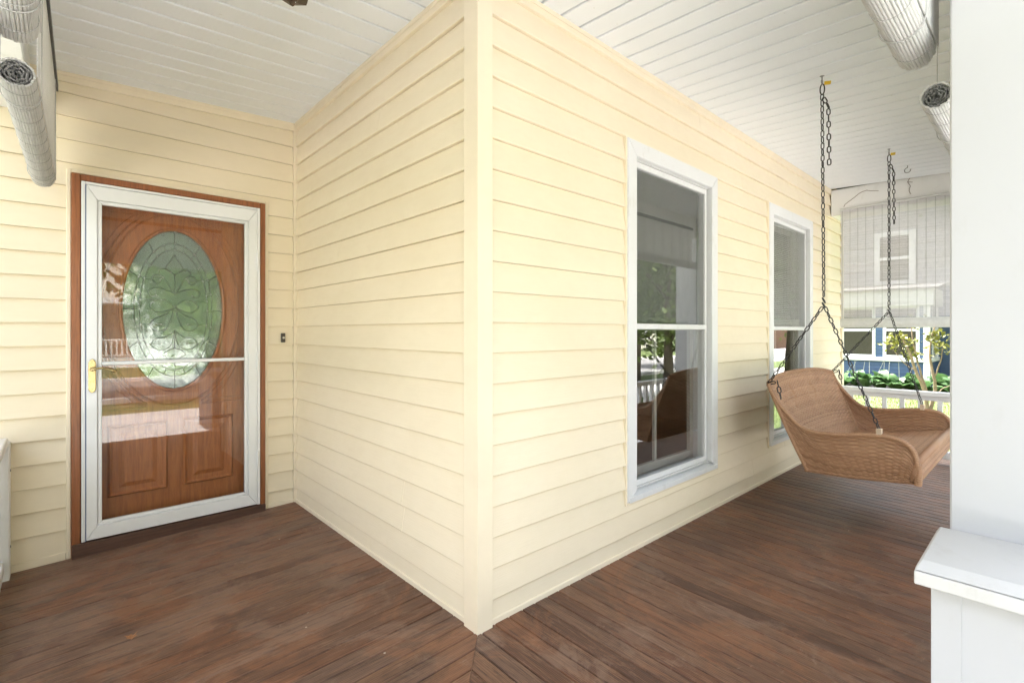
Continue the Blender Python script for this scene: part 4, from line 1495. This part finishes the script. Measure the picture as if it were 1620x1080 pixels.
w = MB(); w.box(NX + .001, 18.49, 2.201, 7.5, GROUND, .39); w.box(NX + .45, 18.49, 2.6, 7.5, .39, 1.9)
w.build('inner_wall', 'foundation', nb)
MB().box(16.93, 18.5, 2.17, 7.55, .3905, .4995, .01).build('sill_band', 'far_white', nb)
MB().box(16.95, 17.09, 2.19, 2.328, GROUND + .1, 1.9, .01).build('corner_board', 'far_white', nb)
MB().box(16.90, 18.5, 2.10, 7.6, 1.9, 2.36, .01).build('fascia', 'far_white', nb)
MB().add([(16.8, 2.0, 2.37), (16.8, 7.7, 2.37), (18.5, 7.7, 2.62), (18.5, 2.0, 2.62)], [(0, 1, 2, 3)]).build('porch_roof', 'shingle', nb)
for a0, a1 in ((3.42, 4.18), (2.45, 3.17), (4.40, 5.15), (5.25, 6.0)):
    fr_ = MB()
    fr_.box(NX - .02, NX + .06, a0 - .04, a0 + .035, .50, 1.9, .005); fr_.box(NX - .02, NX + .06, a1 - .035, a1 + .04, .50, 1.9, .005)
    fr_.box(NX - .018, NX + .06, a0 + .035, a1 - .035, .50, .56, .005); fr_.box(NX - .018, NX + .06, a0 + .035, a1 - .035, 1.22, 1.29, .005); fr_.box(NX - .018, NX + .06, a0 + .035, a1 - .035, 1.84, 1.9, .005)
    wn_ = fr_.build('window', 'far_white', nb)
    for b0, b1 in ((.56, 1.22), (1.29, 1.84)):
        MB().box(NX + .03, NX + .036, a0 + .036, a1 - .036, b0, b1).build('pane', 'far_glass', wn_)
fr_ = MB(); fr_.box(17.26, 17.33, 2.17, 2.24, .5, 1.9, .005); fr_.box(18.1, 18.19, 2.17, 2.24, .5, 1.9, .005); fr_.box(17.33, 18.1, 2.172, 2.24, 1.22, 1.29, .005)
wn_ = fr_.build('window', 'far_white', nb)
MB().box(17.33, 18.1, 2.22, 2.225, .5, 1.9).build('pane', 'far_glass', wn_)
w = MB(); lap(w, ('x', 18.5), 1.2, 2.19, GROUND + .2, 2.5)
recalc(w.build('wall', 'blue_siding', nb))
w = MB(); lap(w, ('x', 18.5), 1.2, 2.70, 2.63, 5.6); lap(w, ('x', 18.5), 3.72, 9, 2.63, 5.6); lap(w, ('x', 18.5), 2.70, 3.72, 4.20, 5.6)
recalc(w.build('wall', 'grey_siding', nb))
MB().box(18.501, 26, 1.2, 9, GROUND, 5.6).build('inner_wall', 'grey_siding', nb)
MB().box(18.44, 18.5, 1.15, 2.18, 2.5005, 2.6295, .01).build('belt_board', 'far_white', nb)
fr_ = MB()
fr_.box(18.44, 18.499, 2.70, 2.86, 2.50, 4.20, .01); fr_.box(18.44, 18.499, 3.56, 3.72, 2.50, 4.20, .01)
fr_.box(18.442, 18.499, 2.86, 3.56, 4.06, 4.20, .01); fr_.box(18.442, 18.499, 2.86, 3.56, 2.63, 2.74, .01); fr_.box(18.442, 18.499, 2.86, 3.56, 3.36, 3.44, .01)
wn_ = fr_.build('window', 'far_white', nb)
MB().box(18.47, 18.478, 2.86, 3.56, 2.74, 3.36).build('pane', 'far_glass', wn_)
MB().box(18.47, 18.478, 2.86, 3.56, 3.44, 4.06).build('pane', 'far_glass', wn_)
MB().add([(18.1, .8, 5.6), (26.4, .8, 5.6), (26.4, 9.4, 5.6), (18.1, 9.4, 5.6), (22.2, .8, 8.4), (22.2, 9.4, 8.4)], [(0, 3, 5, 4), (1, 4, 5, 2), (0, 4, 1), (2, 5, 3), (0, 1, 2, 3)]).build('roof', 'shingle', nb)

# planting bed, hostas, stalks and a young tree before it
tag(MB().add([(15.3, -1, GROUND + .006), (16.99, -1, GROUND + .006), (16.99, 8, GROUND + .006), (15.3, 8, GROUND + .006)], [(0, 1, 2, 3)]).build('planting_bed', 'soil'), kind='structure')
def hosta_leaf():
    vs_, fs_ = [], []
    nL, nW = 8, 4
    for i in range(nL + 1):
        u = i / nL
        wd = .105 * (math.sin(pi * min(1, u ** .75)) ** .8) + .004
        x_ = u * .30
        z_ = .30 * math.sin(u * 1.9) * .9
        for j in range(nW + 1):
            v = 2 * j / nW - 1
            vs_.append((x_ + .06 * u, v * wd, z_ - .03 * abs(v) * -1 * (1 - u) + .012 * math.sin(9 * u + j)))
    for i in range(nL):
        for j in range(nW):
            a = i * (nW + 1) + j
            fs_.append((a, a + nW + 1, a + nW + 2, a + 1))
    me = bpy.data.meshes.new('leaf')
    me.from_pydata(vs_, [], fs_)
    me.materials.append(M['hosta_leaf'])
    me.shade_smooth()
    return me
HL = hosta_leaf()
spots = []
for i in range(13):
    spots.append((16.1 + (.38 if i % 2 else 0) + random.uniform(-.12, .12), 1.0 + i * .30 + random.uniform(-.06, .06)))
for i, (hx, hy) in enumerate(spots):
    pos_ = 'first' if i == 0 else 'last'
    h = thing('hosta_plant', (hx, hy, GROUND + .01), 'broad leaved green hosta plant in the row below the blue house', 'plant', 'hostas along the blue house')
    for k in range(13):
        a = 2 * pi * k / 13 * 1.62 + random.uniform(-.2, .2)
        s_ = random.uniform(1.0, 1.45)
        tilt = random.uniform(-.35, .55)
        inst(HL, 'leaf', h, Matrix.Translation((hx, hy, GROUND + .02 + random.uniform(0, .10))) @ Matrix.Rotation(a, 4, 'Z') @ Matrix.Rotation(-tilt, 4, 'Y') @ Matrix.Scale(s_, 4))
sk_ = thing('flower_stalks', (16.3, 3.2, GROUND), 'thin pale leaning stalks standing above the hostas', 'stalks')
for i in range(11):
    yy = 2.45 + i * .155 + random.uniform(-.06, .06)
    dx, dy = random.uniform(-.1, .1), random.uniform(-.26, .02)
    hgt = random.uniform(.75, 1.0)
    MB().tube([(16.3, yy, GROUND), (16.3 + dx * .4, yy + dy * .4, GROUND + hgt * .6), (16.3 + dx, yy + dy, GROUND + hgt)], [.006, .005, .003], 5).build('stalk', 'stalk', sk_)

def leaf_cloud(mb, centres, n, spread, size):
    for i in range(n):
        c = random.choice(centres)
        p = Vector(c) + Vector((random.gauss(0, spread), random.gauss(0, spread), random.gauss(0, spread * .75)))
        s_ = size * random.uniform(.6, 1.3)
        q = Quaternion((random.gauss(0, 1), random.gauss(0, 1), random.gauss(0, 1), random.gauss(0, 1)))
        q.normalize()
        quad = [Vector((-.5, 0, 0)), Vector((0, -.32, .08)), Vector((.6, 0, 0)), Vector((0, .32, .08))]
        k = len(mb.v)
        mb.v += [(p + q @ (v * s_))[:] for v in quad]
        mb.f.append((k, k + 1, k + 2, k + 3))
yt = thing('young_tree', (12.30, 1.62, GROUND), 'slender young tree with yellowing leaves beyond the far railing', 'tree')
def stem(pts, r0, r1):
    P = catmull(pts, 5)
    P = [p + Vector((random.uniform(-.006, .006), random.uniform(-.006, .006), 0)) for p in P]
    n_ = len(P)
    MB().tube(P, [r0 + (r1 - r0) * i / (n_ - 1) for i in range(n_)], 7).build('trunk', 'stem_brown', yt, smooth=True)
bx_, by_ = 12.30, 1.62
stem([(bx_, by_, GROUND), (bx_ - .05, by_ + .03, .0), (bx_ - .12, by_ + .16, .45), (bx_ - .16, by_ + .27, .85), (bx_ - .1, by_ + .42, 1.15)], .040, .012)
stem([(bx_ - .02, by_ + .01, -.30), (bx_ + .0, by_ + .03, .1), (bx_ - .05, by_ + .12, .5), (bx_ + .02, by_ + .22, .95), (bx_ - .04, by_ + .25, 1.45)], .026, .008)
stem([(bx_ + .02, by_ - .02, -.35), (bx_ + .06, by_ - .10, .1), (bx_ + .04, by_ - .06, .5), (bx_ + .05, by_ - .02, .9), (bx_ + .12, by_ - .14, 1.5)], .036, .010)
stem([(bx_ + .05, by_ - .08, .3), (bx_ + .05, by_ - .18, .65), (bx_ + .03, by_ - .22, .95)], .016, .006)
stem([(bx_ - .12, by_ + .16, .45), (bx_ - .16, by_ + .36, .62), (bx_ - .1, by_ + .56, .95)], .013, .005)
stem([(bx_ + .02, by_ - .05, -.1), (bx_ + .1, by_ - .2, .12), (bx_ + .15, by_ - .34, .2)], .010, .004)
fl = MB()
leaf_cloud(fl, [(bx_ - .1, by_ + .42, 1.1), (bx_ - .1, by_ + .56, .98), (bx_ - .08, by_ + .30, 1.0), (bx_ - .02, by_ + .25, .75), (bx_ + .05, by_ - .1, 1.15), (bx_ + .1, by_ - .14, 1.0), (bx_ + .03, by_ - .22, .9), (bx_, by_ + .1, 1.4)], 330, .085, .085)
fl.build('crown', 'leaf_yellow', yt)

# ------------------------------------------------------------------ grass blades where the lawn shows
gb = MB()
for i in range(16000):
    x_, y_ = random.uniform(6.6, 15.4), random.uniform(-1.2, 5.5)
    hgt = random.uniform(.035, .085)
    a = random.uniform(0, 2 * pi)
    dx, dy = math.cos(a) * .006, math.sin(a) * .006
    lx, ly = random.gauss(0, .025), random.gauss(0, .025)
    k = len(gb.v)
    gb.v += [(x_ - dx, y_ - dy, GROUND), (x_ + dx, y_ + dy, GROUND), (x_ + lx, y_ + ly, GROUND + hgt)]
    gb.f.append((k, k + 1, k + 2))
tag(gb.build('grass_blades', 'blade'), 'short bright green grass beyond the far railing', 'grass', kind='stuff')

# ------------------------------------------------------------------ street trees and houses opposite (they show in the glass)
def tree_meshes(seed, H, crown_r, leaf, n_leaf, trunk_r, crown_lo):
    random.seed(seed)
    tr = MB()
    tr.tube([(0, 0, 0), (.05, .03, H * .2), (-.04, .05, H * .42), (.08, 0, H * .7), (0, .05, H * .95)], [trunk_r * 1.35, trunk_r, trunk_r * .85, trunk_r * .45, .03], 12)
    cents = []
    for i in range(26):
        a = random.uniform(0, 2 * pi)
        z = random.uniform(crown_lo, H)
        k = math.sin(pi * min(1, max(.08, (z - crown_lo + .5) / (H - crown_lo + .8)))) ** .6
        rr = crown_r * k * random.uniform(.35, 1.0)
        e_ = Vector((rr * math.cos(a), rr * math.sin(a), z))
        s_ = Vector((0, 0, max(H * .22, z - rr * .8)))
        m_ = s_.lerp(e_, .55) + Vector((0, 0, .2))
        tr.tube([s_, m_, e_], [trunk_r * .32, trunk_r * .18, .015], 6)
        cents += [e_, s_.lerp(e_, .75), m_]
    cr = MB()
    leaf_cloud(cr, cents, n_leaf, crown_r * .20, leaf)
    return tr, cr
def tree_proto(seed, mat, loc, label, **kw):
    tr, cr = tree_meshes(seed, **kw)
    t = thing('tree', loc, label, 'tree')
    o = tr.build('trunk', 'bark', t, smooth=True, local=True)
    q = cr.build('crown', mat, t, local=True)
    return t, o, q
def tree_copy(src, loc, rz, sc, label):
    t = thing('tree', loc, label, 'tree')
    for o in src[1:]:
        c_ = o.copy()
        link(c_, t)
    t.rotation_euler = (0, 0, rz)
    t.scale = (sc, sc, sc)
    return t
T1 = tree_proto(3, 'leaf_light', (2.9, -7.2, GROUND), 'leafy light green street tree mirrored in the oval door glass', H=6.5, crown_r=2.7, leaf=.20, n_leaf=10000, trunk_r=.13, crown_lo=1.9)
T2 = tree_proto(5, 'leaf_green', (16.2, -2.0, GROUND), 'thick trunked tree mirrored in the lower pane of the far window', H=9.5, crown_r=4.0, leaf=.24, n_leaf=9000, trunk_r=.24, crown_lo=3.4)
tree_copy(T1, (14.5, -6.4, GROUND), 1.3, 1.0, 'light green street tree by the kerb mirrored in the near window')
tree_copy(T1, (10.6, -2.9, GROUND), 2.6, .80, 'small light green tree on the front lawn mirrored in the near window')
tree_copy(T2, (25.0, -15.5, GROUND), 2.2, 1.05, 'large dark green tree across the street, right of the others')
tree_copy(T2, (7.5, -17.5, GROUND), .6, 1.0, 'large dark green tree across the street, before the opposite houses')
tree_copy(T2, (-4.0, -16.5, GROUND), 3.6, 1.1, 'large dark green tree across the street, left of the others')
tree_copy(T1, (22.0, -5.9, GROUND), 4.0, 1.15, 'light green street tree farthest along the kerb')
tree_copy(T2, (40.0, -16.0, GROUND), 5.1, 1.2, 'large dark green tree farthest along the opposite side')
random.seed(23)
def far_house(x0, y0, w_, d_, h_, mat, label, porch):
    t = thing('street_house', (x0 + w_ / 2, y0, GROUND), label, 'house')
    MB().box(x0, x0 + w_, y0 - d_, y0, GROUND, h_).build('wall', mat, t)
    MB().add([(x0 - .4, y0 + .4, h_), (x0 + w_ + .4, y0 + .4, h_), (x0 + w_ + .4, y0 - d_ - .4, h_), (x0 - .4, y0 - d_ - .4, h_), (x0 + w_ / 2, y0 + .4, h_ + w_ * .42), (x0 + w_ / 2, y0 - d_ - .4, h_ + w_ * .42)], [(0, 4, 5, 3), (4, 1, 2, 5), (0, 1, 4), (2, 3, 5), (3, 2, 1, 0)]).build('roof', 'shingle', t)
    for fx in (.2, .5, .8):
        for z0 in (.5, 3.2):
            if z0 + 1.5 > h_: continue
            c_ = x0 + w_ * fx
            f_ = MB()
            f_.box(c_ - .55, c_ - .45, y0, y0 + .06, z0, z0 + 1.5); f_.box(c_ + .45, c_ + .55, y0, y0 + .06, z0, z0 + 1.5)
            f_.box(c_ - .45, c_ + .45, y0, y0 + .058, z0, z0 + .09); f_.box(c_ - .45, c_ + .45, y0, y0 + .058, z0 + 1.41, z0 + 1.5); f_.box(c_ - .45, c_ + .45, y0, y0 + .058, z0 + .72, z0 + .80)
            wn_ = f_.build('window', 'far_white', t)
            MB().box(c_ - .45, c_ + .45, y0 + .02, y0 + .026, z0 + .09, z0 + 1.41).build('pane', 'far_glass', wn_)
    if porch:
        MB().box(x0 - .2, x0 + w_ + .2, y0 + .001, y0 + 2.2, GROUND, 0.0).build('porch_deck', 'far_white', t)
        MB().box(x0 - .4, x0 + w_ + .4, y0 + .061, y0 + 2.5, 2.5, 2.75).build('porch_roof', 'far_white', t)
        for k in range(5):
            c_ = x0 + w_ * k / 4
            MB().box(c_ - .1, c_ + .1, y0 + 2.0, y0 + 2.19, 0.0, 2.5).build('post', 'far_white', t)
        MB().box(x0, x0 + w_, y0 + 2.06, y0 + 2.14, .80, .88).build('top_rail', 'far_white', t)
        MB().box(x0, x0 + w_, y0 + 2.06, y0 + 2.14, .10, .16).build('bottom_rail', 'far_white', t)
        me = None
        xx = x0 + .2
        while xx < x0 + w_:
            if me is None:
                o = MB().box(-.03, .03, -.03, .03, .16, .80).build('baluster', 'far_white', t, local=True)
                me = o.data
                o.matrix_basis = Matrix.Translation(Vector((xx, y0 + 2.10, 0)) - org(t))
            else:
                inst(me, 'baluster', t, Matrix.Translation((xx, y0 + 2.10, 0)))
            xx += .19
    return t
far_house(-3.5, -24, 9, 8, 5.5, 'far_cream', 'cream house with a white railed porch across the street, mirrored in the door', True)
far_house(9.5, -25, 8, 8, 4.8, 'far_white', 'white house across the street, second from the left', True)
far_house(22, -24, 9, 8, 5.2, 'far_brick', 'brick house across the street, right of the white one', False)
far_house(36, -24, 9, 8, 5.0, 'far_cream', 'cream house across the street, farthest to the right', False)
far_house(52, -12, 9, 8, 5.0, 'far_brick', 'brick house at the far bend of the street', False)
far_house(-19, 4.0, 9, 12, 6.0, 'far_cream', 'unseen house added on the left side to block sky light from the column', False)  # unseen house, added to cut the sky light reaching the column
